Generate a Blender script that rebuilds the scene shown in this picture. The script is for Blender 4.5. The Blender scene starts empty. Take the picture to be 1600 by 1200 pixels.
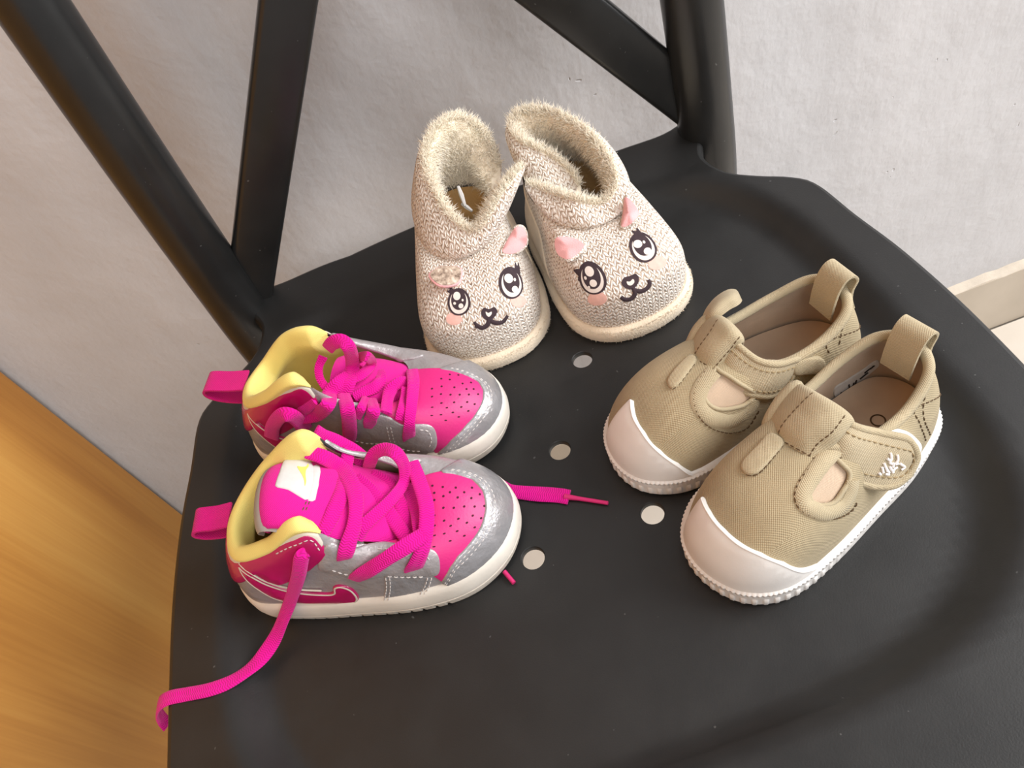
import bpy, bmesh, math, random
import numpy as np
from mathutils import Vector, Matrix
from mathutils.geometry import delaunay_2d_cdt
random.seed(7); rng = np.random.default_rng(7)
SC = bpy.context.scene
COL = SC.collection
# ---------------------------------------------------------------- camera
cam = bpy.data.cameras.new('camera'); cam.sensor_fit = 'HORIZONTAL'; cam.sensor_width = 36.0
cam.lens = 1155.0/1600*36.0; cam.clip_start = 0.01
co = bpy.data.objects.new('camera', cam); COL.objects.link(co)
CAM_R, CAM_U, CAM_F = (Vector(v) for v in ((0.933707, -0.255233, -0.251094), (0.357070, 0.715366, 0.600627), (-0.026324, 0.650467, -0.759078)))
co.matrix_world = Matrix(((CAM_R.x, CAM_U.x, -CAM_F.x, -0.000777), (CAM_R.y, CAM_U.y, -CAM_F.y, -0.217520),
                          (CAM_R.z, CAM_U.z, -CAM_F.z, 0.786314), (0, 0, 0, 1)))
SC.camera = co
# ---------------------------------------------------------------- light
w = bpy.data.worlds.new('World'); SC.world = w; w.use_nodes = True
w.node_tree.nodes['Background'].inputs[0].default_value = (0.95, 0.97, 1.0, 1)
w.node_tree.nodes['Background'].inputs[1].default_value = 0.36
def area_light(name, loc, target, sx, sy, power, color):
    l = bpy.data.lights.new(name, 'AREA'); l.shape = 'RECTANGLE'; l.size = sx; l.size_y = sy
    l.energy = power; l.color = color
    o = bpy.data.objects.new(name, l); COL.objects.link(o); o.location = loc
    o.rotation_euler = (Vector(target)-Vector(loc)).to_track_quat('-Z', 'Y').to_euler()
    return o
area_light('window_and_fill_light', (1.55, -0.35, 1.55), (0.0, 0.05, 0.45), 1.0, 1.3, 41, (1.0, 0.99, 0.98))
area_light('window_and_fill_light', (0.3, -1.9, 2.0), (0.0, 0.05, 0.45), 1.6, 1.0, 18, (1.0, 0.97, 0.94))  # unseen fill lamp added in front of the chair, not a window
SC.view_settings.view_transform = 'Standard'; SC.view_settings.look = 'None'
SC.view_settings.gamma = 1; SC.view_settings.use_curve_mapping = False
SC.view_settings.exposure = 0.24
# ---------------------------------------------------------------- materials
def srgb(r, g, b):
    f = lambda c: (c/255/12.92 if c/255 <= .04045 else ((c/255+.055)/1.055)**2.4)
    return (f(r), f(g), f(b), 1)
class NT:
    def __init__(s, name):
        s.m = bpy.data.materials.new(name); s.m.use_nodes = True; s.t = s.m.node_tree
        s.b = s.t.nodes['Principled BSDF']
    def n(s, kind, **kw):
        x = s.t.nodes.new(kind)
        for k, v in kw.items():
            if k.startswith('i_'):
                x.inputs[k[2:].replace('_', ' ')].default_value = v
            else: setattr(x, k, v)
        return x
    def l(s, a, b): s.t.links.new(a, b)
    def coord(s, which='Object', scale=(1, 1, 1), rot=(0, 0, 0)):
        c = s.n('ShaderNodeTexCoord'); mp = s.n('ShaderNodeMapping')
        mp.inputs['Scale'].default_value = scale; mp.inputs['Rotation'].default_value = rot
        s.l(c.outputs[which], mp.inputs['Vector']); return mp.outputs['Vector']
    def noise(s, vec, scale, detail=4, rough=.55):
        x = s.n('ShaderNodeTexNoise'); x.inputs['Scale'].default_value = scale
        x.inputs['Detail'].default_value = detail; x.inputs['Roughness'].default_value = rough
        s.l(vec, x.inputs['Vector']); return x.outputs['Fac']
    def ramp(s, fac, stops):
        x = s.n('ShaderNodeValToRGB'); e = x.color_ramp.elements
        while len(e) > 1: e.remove(e[-1])
        e[0].position = stops[0][0]; e[0].color = stops[0][1]
        for p, c in stops[1:]:
            k = e.new(p); k.color = c
        s.l(fac, x.inputs['Fac']); return x.outputs['Color']
    def math(s, op, a, b=None, c=None):
        x = s.n('ShaderNodeMath', operation=op)
        for i, v in enumerate((a, b, c)):
            if v is None: continue
            if isinstance(v, (int, float)): x.inputs[i].default_value = v
            else: s.l(v, x.inputs[i])
        return x.outputs[0]
    def bump(s, h, strength, dist=.001, prev=None):
        x = s.n('ShaderNodeBump'); x.inputs['Strength'].default_value = strength
        x.inputs['Distance'].default_value = dist; s.l(h, x.inputs['Height'])
        if prev: s.l(prev, x.inputs['Normal'])
        s.l(x.outputs['Normal'], s.b.inputs['Normal']); return x.outputs['Normal']
    def set(s, **kw):
        for k, v in kw.items(): s.b.inputs[k.replace('_', ' ')].default_value = v
        return s
G3 = lambda v: (v, v, v, 1)
def plain(name, col, rough=.5, bump=0, bscale=900, vary=.12, vscale=60, metal=0, spec=.5, sheen=0, coat=0):
    t = NT(name); v = t.coord()
    n = t.noise(v, vscale, 4)
    c2 = tuple(min(1, c*(1-vary)) for c in col[:3])+(1,); c3 = tuple(min(1, c*(1+vary)) for c in col[:3])+(1,)
    t.l(t.ramp(n, [(.3, c2), (.7, c3)]), t.b.inputs['Base Color'])
    t.set(Roughness=rough, Metallic=metal)
    t.b.inputs['Specular IOR Level'].default_value = spec
    if sheen: t.b.inputs['Sheen Weight'].default_value = sheen
    if coat: t.b.inputs['Coat Weight'].default_value = coat; t.b.inputs['Coat Roughness'].default_value = .15
    if bump: t.bump(t.noise(v, bscale, 3), bump)
    return t.m
def weave(name, col, pitch, strength=.35, rough=.9, vary=.12, diag=False, sheen=.1):
    """woven cloth on a box-projected UV map in centimetres"""
    t = NT(name); v = t.coord('UV', (1/pitch, 1/pitch, 1), (0, 0, math.radians(45 if diag else 0)))
    sp = t.n('ShaderNodeSeparateXYZ'); t.l(v, sp.inputs[0])
    a = t.math('SINE', t.math('MULTIPLY', sp.outputs[0], 2*math.pi))
    b = t.math('SINE', t.math('MULTIPLY', sp.outputs[1], 2*math.pi))
    h = t.math('MULTIPLY', a, b)
    nz = t.noise(t.coord(), 45, 5)
    base = t.ramp(nz, [(.3, tuple(c*(1-vary) for c in col[:3])+(1,)), (.7, tuple(min(1, c*(1+vary)) for c in col[:3])+(1,))])
    mx = t.n('ShaderNodeMix', data_type='RGBA', blend_type='MULTIPLY'); mx.inputs['Factor'].default_value = .3
    t.l(base, mx.inputs['A'])
    t.l(t.ramp(t.math('MULTIPLY_ADD', h, .5, .5), [(0, G3(.55)), (.6, G3(1))]), mx.inputs['B'])
    t.l(mx.outputs['Result'], t.b.inputs['Base Color'])
    t.bump(h, strength, .0004); t.set(Roughness=rough); t.b.inputs['Sheen Weight'].default_value = sheen
    t.b.inputs['Specular IOR Level'].default_value = .2
    return t.m
def braid(name, col, pitch=.11, strength=.5):
    """flat braided lace: chevrons along the lace"""
    t = NT(name); v = t.coord('UV'); sp = t.n('ShaderNodeSeparateXYZ'); t.l(v, sp.inputs[0])
    fold = t.math('ABSOLUTE', t.math('SUBTRACT', t.math('FRACT', t.math('MULTIPLY', sp.outputs[1], 2.0)), .5))
    ph = t.math('ADD', t.math('DIVIDE', sp.outputs[0], pitch), t.math('MULTIPLY', fold, 1.5))
    h = t.math('MULTIPLY_ADD', t.math('SINE', t.math('MULTIPLY', ph, 2*math.pi)), .5, .5)
    n = t.noise(t.coord(), 300, 3)
    t.l(t.ramp(t.math('MULTIPLY_ADD', n, .3, t.math('MULTIPLY', h, .7)), [(.1, tuple(c*.68 for c in col[:3])+(1,)), (.5, col)]), t.b.inputs['Base Color'])
    t.bump(h, strength, .0006); t.set(Roughness=.85); t.b.inputs['Sheen Weight'].default_value = .15
    t.b.inputs['Specular IOR Level'].default_value = .2
    return t.m
def knit(name):
    t = NT(name); v = t.coord('UV', (1/.34, 1/.27, 1)); sp = t.n('ShaderNodeSeparateXYZ')
    dn = t.n('ShaderNodeTexNoise'); dn.inputs['Scale'].default_value = .9; t.l(v, dn.inputs['Vector'])
    add = t.n('ShaderNodeMix', data_type='RGBA', blend_type='LINEAR_LIGHT'); add.inputs['Factor'].default_value = .42
    t.l(v, add.inputs['A']); t.l(dn.outputs['Color'], add.inputs['B'])
    t.l(add.outputs['Result'], sp.inputs[0])
    fx = t.math('ABSOLUTE', t.math('SUBTRACT', t.math('FRACT', sp.outputs[0]), .5))
    ph = t.math('ADD', sp.outputs[1], t.math('MULTIPLY', fx, 1.5))
    s_ = t.math('MULTIPLY_ADD', t.math('SINE', t.math('MULTIPLY', ph, 2*math.pi)), .5, .5)
    side = t.math('SUBTRACT', 1.0, t.math('POWER', t.math('MULTIPLY', t.math('ABSOLUTE', t.math('SUBTRACT', fx, .25)), 4.0), 3.0))
    h = t.math('MULTIPLY', s_, side)
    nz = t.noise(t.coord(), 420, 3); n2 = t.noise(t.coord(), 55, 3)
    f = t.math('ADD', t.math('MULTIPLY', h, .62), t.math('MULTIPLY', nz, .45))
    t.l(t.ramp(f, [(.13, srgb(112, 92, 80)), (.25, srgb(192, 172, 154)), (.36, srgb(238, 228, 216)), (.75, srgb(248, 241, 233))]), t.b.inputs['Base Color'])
    t.bump(h, .6, .0014); t.set(Roughness=.95); t.b.inputs['Sheen Weight'].default_value = .25
    t.b.inputs['Specular IOR Level'].default_value = .15
    return t.m
M = {}
def seat_plastic(name='black_plastic', r0=.40, r1=.50, b=.12):
    t = NT(name); v = t.coord()
    n = t.noise(v, 40, 5); sp = t.noise(v, 1400, 2)
    dust = t.math('GREATER_THAN', t.noise(v, 330, 1), .795)
    base = t.ramp(n, [(.3, G3(.0105)), (.7, G3(.0150))])
    mx = t.n('ShaderNodeMix', data_type='RGBA'); t.l(dust, mx.inputs['Factor']); t.l(base, mx.inputs['A'])
    mx.inputs['B'].default_value = G3(.07); t.l(mx.outputs['Result'], t.b.inputs['Base Color'])
    t.l(t.ramp(n, [(.2, G3(r0)), (.8, G3(r1))]), t.b.inputs['Roughness'])
    t.bump(sp, b, .0005); t.b.inputs['Specular IOR Level'].default_value = .5
    return t.m
def plaster():
    t = NT('white_plaster'); v = t.coord()
    n1 = t.noise(v, 9, 5); n2 = t.noise(v, 220, 4); n3 = t.noise(t.coord(scale=(1, 1, .35)), 70, 3)
    vo = t.n('ShaderNodeTexVoronoi'); vo.inputs['Scale'].default_value = 14; vo.inputs['Randomness'].default_value = 1
    dv = t.n('ShaderNodeMix', data_type='RGBA', blend_type='LINEAR_LIGHT'); dv.inputs['Factor'].default_value = .035
    nn = t.n('ShaderNodeTexNoise'); nn.inputs['Scale'].default_value = 60; t.l(v, nn.inputs['Vector'])
    t.l(t.coord(scale=(1, 1, .6)), dv.inputs['A']); t.l(nn.outputs['Color'], dv.inputs['B']); t.l(dv.outputs['Result'], vo.inputs['Vector'])
    pit = t.ramp(vo.outputs['Distance'], [(.0, G3(0)), (.022, G3(.2)), (.045, G3(1))])
    t.l(t.ramp(n1, [(.3, srgb(190, 189, 191)), (.7, srgb(201, 200, 202))]), t.b.inputs['Base Color'])
    a = t.bump(n1, .5, .01); b = t.bump(n3, .30, .002, a); c = t.bump(n2, .35, .0008, b); t.bump(pit, .55, .0022, c)
    t.set(Roughness=.75); t.b.inputs['Specular IOR Level'].default_value = .25
    return t.m
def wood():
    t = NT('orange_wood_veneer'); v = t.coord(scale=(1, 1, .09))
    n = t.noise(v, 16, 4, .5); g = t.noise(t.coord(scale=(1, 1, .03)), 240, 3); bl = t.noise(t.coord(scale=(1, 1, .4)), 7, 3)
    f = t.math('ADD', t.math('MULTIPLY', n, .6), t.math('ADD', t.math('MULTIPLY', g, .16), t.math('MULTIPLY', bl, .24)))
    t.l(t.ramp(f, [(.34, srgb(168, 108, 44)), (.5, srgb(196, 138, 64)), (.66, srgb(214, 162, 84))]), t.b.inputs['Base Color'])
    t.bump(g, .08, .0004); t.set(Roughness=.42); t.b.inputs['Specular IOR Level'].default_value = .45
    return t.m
def tile(name, c1, c2, rough):
    t = NT(name); v = t.coord(); n = t.noise(v, 12, 6)
    t.l(t.ramp(n, [(.3, c1), (.7, c2)]), t.b.inputs['Base Color']); t.set(Roughness=rough); t.bump(t.noise(v, 300, 2), .05)
    return t.m
def silver(name, col, rough, metal):
    t = NT(name); v = t.coord(); n = t.noise(v, 85, 5); g = t.noise(v, 700, 3)
    t.l(t.ramp(n, [(.3, tuple(c*.85 for c in col[:3])+(1,)), (.7, col)]), t.b.inputs['Base Color'])
    t.set(Roughness=rough, Metallic=metal)
    a = t.bump(n, .5, .003); t.bump(g, .2, .0006, a)
    return t.m
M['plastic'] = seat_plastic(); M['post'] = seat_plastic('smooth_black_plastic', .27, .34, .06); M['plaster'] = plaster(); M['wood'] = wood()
M['floor'] = tile('cream_floor_tile', srgb(204, 194, 181), srgb(216, 207, 195), .3)
M['grout'] = plain('grout', srgb(150, 140, 128), .9)
M['skirting'] = tile('stone_skirting', srgb(172, 160, 144), srgb(188, 176, 160), .4)
M['skirt_top'] = plain('skirting_lit_top', srgb(200, 188, 172), .8, bump=.3)  # paler than the stone: light on the top face is painted in
M['midsole'] = plain('white_midsole', srgb(226, 219, 208), .5, bump=.06, bscale=500, vary=.08, vscale=70)
M['tread'] = plain('grey_white_tread', srgb(204, 196, 184), .65, bump=.35, bscale=420, vary=.12, vscale=120)
M['silver'] = silver('silver_leather', srgb(174, 168, 169), .36, .3)
M['silver_dark'] = silver('silver_foil_toe', srgb(176, 174, 177), .30, .45)
M['pink'] = plain('pink_leather', srgb(212, 38, 122), .45, bump=.12, bscale=800, vary=.05, vscale=30)
M['magenta'] = plain('magenta_patent', srgb(180, 14, 92), .25, bump=.03, vary=.08, vscale=90, coat=.3)
M['yellow'] = weave('yellow_lining', srgb(240, 222, 132), .07, .25, vary=.05)
M['cream_edge'] = plain('cream_edge', srgb(206, 198, 184), .7, vary=.08)
M['tongue'] = weave('pink_mesh', srgb(228, 26, 150), .075, .45, vary=.06)
M['lace'] = braid('pink_lace', srgb(226, 10, 146))
M['tab'] = weave('pink_tab', srgb(206, 10, 118), .11, .5)
M['aglet'] = plain('pink_aglet', srgb(205, 40, 110), .3, vary=.05)
M['label_white'] = plain('white_label', srgb(206, 204, 202), .5, vary=.05, vscale=300)
M['logo_yellow'] = plain('pale_yellow_print', srgb(228, 220, 104), .6, vary=.03)
M['stitch'] = plain('silver_thread', srgb(206, 200, 196), .6)
M['stitch_brown'] = plain('brown_thread', srgb(92, 70, 44), .8)
M['stitch_tan'] = plain('tan_thread', srgb(158, 138, 104), .8)
M['hole'] = plain('punched_hole', srgb(70, 10, 40), .9)
M['canvas'] = weave('khaki_canvas', srgb(178, 162, 131), .10, .45)
M['twill'] = weave('khaki_twill', srgb(192, 177, 148), .09, .4, diag=True)
M['binding'] = weave('khaki_binding', srgb(188, 173, 143), .085, .4)
M['lining'] = weave('pale_lining', srgb(204, 180, 156), .07, .2)
M['insole'] = plain('beige_insole', srgb(222, 198, 174), .9, vary=.06)
M['rubber'] = plain('white_rubber', srgb(232, 228, 224), .45, bump=.05, vary=.04)
M['velcro'] = plain('khaki_hook_tape', srgb(150, 134, 98), .95, bump=.6, bscale=900)
M['velcro_white'] = plain('white_hook_tape', srgb(240, 240, 240), .9, bump=.6, bscale=900)
M['thread_white'] = plain('white_embroidery', srgb(244, 240, 240), .5)
M['ink'] = plain('black_ink', srgb(38, 30, 28), .8)
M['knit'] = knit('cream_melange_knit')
M['suede'] = plain('cream_suede', srgb(236, 220, 196), .95, bump=.5, bscale=800, vary=.07, vscale=70, sheen=.3)
M['fur'] = plain('cream_fur', srgb(255, 242, 222), .9, vary=.04, sheen=.3)
M['grey_cloth'] = plain('grey_tongue_back', srgb(158, 152, 148), .8)
M['fur_deep'] = plain('warm_fur_lining', srgb(244, 212, 158), .9, bump=.6, bscale=500, vary=.08)
M['ear_pink'] = plain('pink_plush', srgb(240, 178, 180), .9, bump=.3, bscale=1500, sheen=.3)
M['print_dark'] = plain('dark_print', srgb(62, 48, 54), .9, vary=.15, vscale=500)
M['print_white'] = plain('white_print', srgb(236, 226, 218), .95)
M['blush'] = plain('pink_print', srgb(238, 190, 178), .9, vary=.08, vscale=400)

#<<PURE
import numpy as np
def cr_per(A, t):
    """periodic Catmull-Rom through rows of A (n,...) at t in [0,1)"""
    n = len(A); x = (np.asarray(t, float) % 1.0)*n; i = np.floor(x).astype(int); f = x-i
    p0, p1, p2, p3 = A[(i-1) % n], A[i % n], A[(i+1) % n], A[(i+2) % n]
    f = f.reshape(f.shape+(1,)*(A.ndim-1))
    return .5*((2*p1)+(-p0+p2)*f+(2*p0-5*p1+4*p2-p3)*f*f+(-p0+3*p1-3*p2+p3)*f**3)
def cr_open(A, s):
    """open Catmull-Rom, s in [0,1]"""
    A = np.asarray(A, float); n = len(A)
    x = np.clip(np.asarray(s, float), 0, 1)*(n-1); i = np.minimum(np.floor(x).astype(int), n-2); f = x-i
    E = np.concatenate([2*A[:1]-A[1:2], A, 2*A[-1:]-A[-2:-1]])
    p0, p1, p2, p3 = E[i], E[i+1], E[i+2], E[i+3]
    f = f.reshape(f.shape+(1,)*(A.ndim-1))
    return .5*((2*p1)+(-p0+p2)*f+(2*p0-5*p1+4*p2-p3)*f*f+(-p0+3*p1-3*p2+p3)*f**3)
class Loft:
    """closed tube surface through rings (m, n, 3); t runs round, s runs up"""
    def __init__(s, rings): s.R = np.asarray(rings, float)
    def P(s, t, v):
        t, v = np.broadcast_arrays(np.asarray(t, float), np.asarray(v, float))
        sh = t.shape; t = t.ravel(); v = v.ravel()
        ringpts = cr_per(np.swapaxes(s.R, 0, 1), t)          # (k, m, 3)
        m = s.R.shape[0]; x = np.clip(v, 0, 1)*(m-1); i = np.minimum(np.floor(x).astype(int), m-2); f = (x-i)[:, None]
        k = np.arange(len(t)); g = lambda j: ringpts[k, np.clip(j, 0, m-1)]
        p1, p2 = g(i), g(i+1)
        p0 = np.where((i > 0)[:, None], g(i-1), 2*p1-p2); p3 = np.where((i < m-2)[:, None], g(i+2), 2*p2-p1)
        r = .5*((2*p1)+(-p0+p2)*f+(2*p0-5*p1+4*p2-p3)*f*f+(-p0+3*p1-3*p2+p3)*f**3)
        return r.reshape(sh+(3,))
    def N(s, t, v):
        t = np.asarray(t, float); v = np.clip(np.asarray(v, float), .002, .998); e = 1e-3
        a = s.P(t+e, v)-s.P(t-e, v); b = s.P(t, v+e)-s.P(t, v-e)
        n = np.cross(b, a) if s.flip else np.cross(a, b)
        return n/np.maximum(np.linalg.norm(n, axis=-1, keepdims=True), 1e-9)
    flip = True
class Sheet:
    """open surface through a grid of control points (m, n, 3); t along a row, s across rows"""
    def __init__(s, G, flip=False): s.G = np.asarray(G, float); s.flip = flip
    def P(s, t, v):
        t, v = np.broadcast_arrays(np.asarray(t, float), np.asarray(v, float)); sh = t.shape; t = t.ravel(); v = v.ravel()
        rows = np.stack([cr_open(r, t) for r in s.G], 1)     # (k, m, 3)
        m = s.G.shape[0]; x = np.clip(v, 0, 1)*(m-1); i = np.minimum(np.floor(x).astype(int), m-2); f = (x-i)[:, None]
        k = np.arange(len(t)); g = lambda j: rows[k, np.clip(j, 0, m-1)]
        p1, p2 = g(i), g(i+1)
        p0 = np.where((i > 0)[:, None], g(i-1), 2*p1-p2); p3 = np.where((i < m-2)[:, None], g(i+2), 2*p2-p1)
        r = .5*((2*p1)+(-p0+p2)*f+(2*p0-5*p1+4*p2-p3)*f*f+(-p0+3*p1-3*p2+p3)*f**3)
        return r.reshape(sh+(3,))
    def N(s, t, v):
        t = np.clip(np.asarray(t, float), .002, .998); v = np.clip(np.asarray(v, float), .002, .998); e = 1e-3
        a = s.P(t+e, v)-s.P(t-e, v); b = s.P(t, v+e)-s.P(t, v-e)
        n = np.cross(b, a) if s.flip else np.cross(a, b)
        return n/np.maximum(np.linalg.norm(n, axis=-1, keepdims=True), 1e-9)
def out_xy(B):
    """outward horizontal normals of an outline running heel -> left -> toe -> right (clockwise seen from above)"""
    d = np.roll(B[:, :2], -1, 0)-np.roll(B[:, :2], 1, 0)
    n = np.stack([-d[:, 1], d[:, 0]], 1); n /= np.linalg.norm(n, axis=1, keepdims=True)
    return n
def upper(B, T, k, bul, m=7):
    """quarter-ellipse uppers from the sole line B to the rim T"""
    B = np.asarray(B, float); T = np.asarray(T, float); k = np.asarray(k, float)[:, None]; o = out_xy(B); rings = []
    bul = np.asarray(bul, float)[:, None]
    for s in np.linspace(0, 1, m):
        h = (1-k)*s+k*(1-np.cos(np.pi/2*s)); v = (1-k)*s+k*np.sin(np.pi/2*s)
        xy = B[:, :2]+(T[:, :2]-B[:, :2])*h+o*bul*4*s*(1-s)
        z = B[:, 2:]+(T[:, 2:]-B[:, 2:])*v
        rings.append(np.concatenate([xy, z], 1))
    return Loft(rings)
def inset(B, d):
    B = np.asarray(B, float); r = B.copy(); r[:, :2] -= out_xy(B)*d; return r
def mir(A): 
    """mirror an outline-ordered control list left <-> right"""
    A = np.asarray(A, float).copy(); A = np.concatenate([A[:1], A[1:][::-1]]); A[:, 1] *= -1; return A
def mir1(a): a = list(a); return a[:1]+a[1:][::-1]
# frame: heel point on the seat (cm in chair plan), heading of the toe in degrees
FRAMES = {'pf': (-17.0, -1.2, -8.5), 'pb': (-15.9, 7.5, -18.0), 'tr': (16.4, -4.4, 199.5), 'tl': (15.6, -0.4, 190.4),
          'bl': (-0.3, 20.4, 264.0), 'br': (6.0, 18.8, 275.0)}
SHAPES = {}
# ---- pink sneakers (right foot: local +y is the inner side)
PINK_OUT = np.array([(0,0),(1.0,1.8),(3.1,2.3),(5.8,2.3),(8.7,2.8),(11.4,3.0),(13.5,2.05),(14.3,0.2),(13.6,-1.8),(11.7,-3.1),(9.0,-3.4),(5.8,-3.0),(3.1,-2.55),(1,-1.85)], float)
PINK_RIM = np.array([(1.9,0,5.6),(2.5,1.4,5.9),(4.3,2.2,7.0),(6.5,2.3,8.1),(7.6,2.1,6.4),(9.0,1.9,5.3),(10.1,1.3,4.5),(10.4,0,4.4),(10.1,-1.3,4.2),(9.0,-1.9,4.5),(7.5,-2.0,5.4),(6.2,-1.9,7.2),(4.2,-1.9,6.2),(2.4,-1.5,5.6)], float)
PK = [.15,.2,.3,.3,.45,.75,.95,1,.95,.75,.45,.3,.3,.2]; PB = [.25,.25,.15,.1,.05,.05,0,0,0,.05,.05,.1,.15,.25]
def z3(o, z): return np.concatenate([o, np.full((len(o), 1), z)], 1)
def pink_shapes(nm, out, rim, k, b):
    base = inset(z3(out, 1.5), .15)
    SHAPES[nm+'_upper'] = upper(base, rim, k, b)
pink_shapes('pf', PINK_OUT, PINK_RIM, PK, PB)
PB_OUT = mir(z3(PINK_OUT, 0))[:, :2]*np.array([1.04, 1])
PB_RIM = mir(PINK_RIM); PB_RIM[2:5] = [(4.1, 2.2, 6.7), (5.9, 2.1, 7.0), (7.3, 2.0, 5.8)]
pink_shapes('pb', PB_OUT, PB_RIM, mir1(PK), mir1(PB))
TONGUE = [(10.8, 1.5, 3.9), (9.6, 1.75, 4.5), (8.4, 1.9, 5.4), (7.3, 1.95, 6.3), (6.4, 1.9, 7.0), (5.8, 1.8, 7.4), (5.3, 1.65, 7.6), (4.8, 1.55, 7.6), (4.45, 1.4, 7.2), (4.4, 1.2, 6.6)]
def tongue_sheet(rows, flip=False):
    G = []
    for x, w, z in rows:
        G.append([(x-.1, w*f, z-.55*f*f*w*.5) for f in (-1, -.5, 0, .5, 1)])
    return Sheet(G, flip)
SHAPES['pf_tongue'] = tongue_sheet(TONGUE)
SHAPES['pb_tongue'] = tongue_sheet([(11.2, 1.4, 3.8), (10.0, 1.6, 4.3), (8.9, 1.75, 4.8), (8.0, 1.7, 5.2), (7.3, 1.6, 5.6), (6.9, 1.4, 5.7)])
# ---- khaki canvas shoes (right in the photo: local +y is the near, outer side)
TAN_OUT = np.array([(0,0),(.9,1.9),(3.2,2.75),(6,3.05),(9,3.3),(11.4,3.15),(13.0,2.1),(13.6,.3),(13.1,-1.4),(11.4,-2.5),(9,-2.6),(6,-2.2),(3.2,-2.3),(.9,-1.8)], float)
TAN_RIM = np.array([(1.3,0,5.5),(1.8,1.2,5.1),(3.3,1.7,4.6),(5.0,1.75,4.5),(6.4,1.5,4.8),(7.2,1.0,5.1),(7.4,.5,5.2),(7.45,0,5.2),(7.4,-.5,5.2),(7.2,-.9,5.1),(6.4,-1.4,4.8),(5.0,-1.65,4.4),(3.3,-1.65,4.6),(1.8,-1.2,5.1)], float)
TK = [.15,.2,.3,.4,.7,.85,.95,.95,.95,.85,.7,.4,.3,.2]; TB = [.2,.2,.15,.1,.1,.1,.1,.1,.0,.0,.0,.1,.15,.2]
def tan_shapes(nm, out, rim, k, b):
    SHAPES[nm+'_upper'] = upper(inset(z3(out, 1.3), .22), rim, k, b)
tan_shapes('tr', TAN_OUT, TAN_RIM, TK, TB)
tan_shapes('tl', mir(z3(TAN_OUT, 0))[:, :2], mir(TAN_RIM), mir1(TK), mir1(TB))
# ---- knitted booties
BOOT_OUT = np.array([(0,0),(.8,2.2),(3,3.3),(6,3.6),(9,3.9),(11.6,3.6),(13.2,2.2),(13.7,0),(13.2,-2.2),(11.6,-3.6),(9,-3.8),(6,-3.5),(3,-3.2),(.8,-2.2)], float)
def boot_shapes(nm, out, sh):
    """foot of the bootie up to the ankle; the cuff is a sheet of its own"""
    b = z3(out, .8); r0 = inset(b, .40); r1 = inset(b, .25); r1[:, 2] = 2.2
    r2 = inset(b, .6); r2[:, 2] = 3.6
    neck = np.array([(1.6,0,6),(2.0,1.4,6),(3.1,2.2,6),(4.6,2.5,5.9),(6.2,2.2,5.6),(7.4,1.5,5.3),(8.0,.7,5.1),(8.1,0,5.1),(8.0,-.7,5.1),(7.4,-1.5,5.3),(6.2,-2.2,5.6),(4.6,-2.5,5.9),(3.1,-2.2,6),(2.0,-1.4,6)], float)+np.array([0, sh, 0])
    r3 = r2*.55+neck*.45; r3[:, 2] = np.array([4.8,4.8,4.8,4.8,4.9,5.0,4.9,4.8,4.9,5.0,4.9,4.8,4.8,4.8])
    SHAPES[nm+'_foot'] = Loft([r0, r1, r2, r3, neck])
boot_shapes('bl', BOOT_OUT, .3)
boot_shapes('br', mir(z3(BOOT_OUT, 0))[:, :2], -.3)
def rows(*r, flip=False): return Sheet(r, flip)
SHAPES['tr_loop'] = rows([(8.05, -1.11, 4.3), (8.29, -0.46, 4.9), (8.25, 0.18, 5.1), (8.14, 0.78, 5.0), (7.91, 1.14, 4.6)], [(7.73, -1.52, 4.5), (7.92, -0.59, 5.3), (7.9, 0.22, 5.6), (7.68, 0.75, 5.4), (7.52, 1.17, 5.0)],
    [(6.96, -1.73, 4.9), (7.16, -0.59, 5.7), (7.22, 0.3, 6.0), (7.09, 0.91, 5.8), (6.9, 1.23, 5.4)], [(6.09, -1.76, 5.2), (6.45, -0.54, 6.0), (6.48, 0.25, 6.2), (6.36, 0.82, 6.0), (6.22, 1.17, 5.6)],
    [(5.77, -1.84, 5.0), (6.15, -0.59, 5.7), (6.21, 0.22, 5.9), (6.1, 0.78, 5.7), (6.01, 1.14, 5.3)], [(5.75, -1.85, 4.7), (6.09, -0.64, 5.2), (6.14, 0.15, 5.4), (6.03, 0.72, 5.2), (5.95, 1.08, 4.9)])
SHAPES['tr_strap'] = rows([(6.26, 0.64, 5.5), (6.12, 1.25, 5.4), (5.56, 1.62, 4.9), (4.98, 2.09, 4.5), (4.49, 2.46, 4.1), (4.38, 2.79, 3.7)], [(6.79, 0.8, 5.4), (6.69, 1.46, 5.2), (6.1, 1.87, 4.6), (5.48, 2.37, 4.1), (4.96, 2.78, 3.7), (4.44, 2.98, 3.4)],
    [(7.21, 0.95, 5.1), (7.12, 1.58, 4.7), (6.58, 2.09, 4.1), (5.91, 2.56, 3.6), (5.26, 2.93, 3.2), (4.59, 3.07, 3.2)], [(7.49, 0.98, 4.7), (7.46, 1.62, 4.2), (6.95, 2.3, 3.5), (6.36, 2.78, 3.0), (5.71, 3.12, 2.8), (5.0, 3.18, 2.9)], flip=True)
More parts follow.
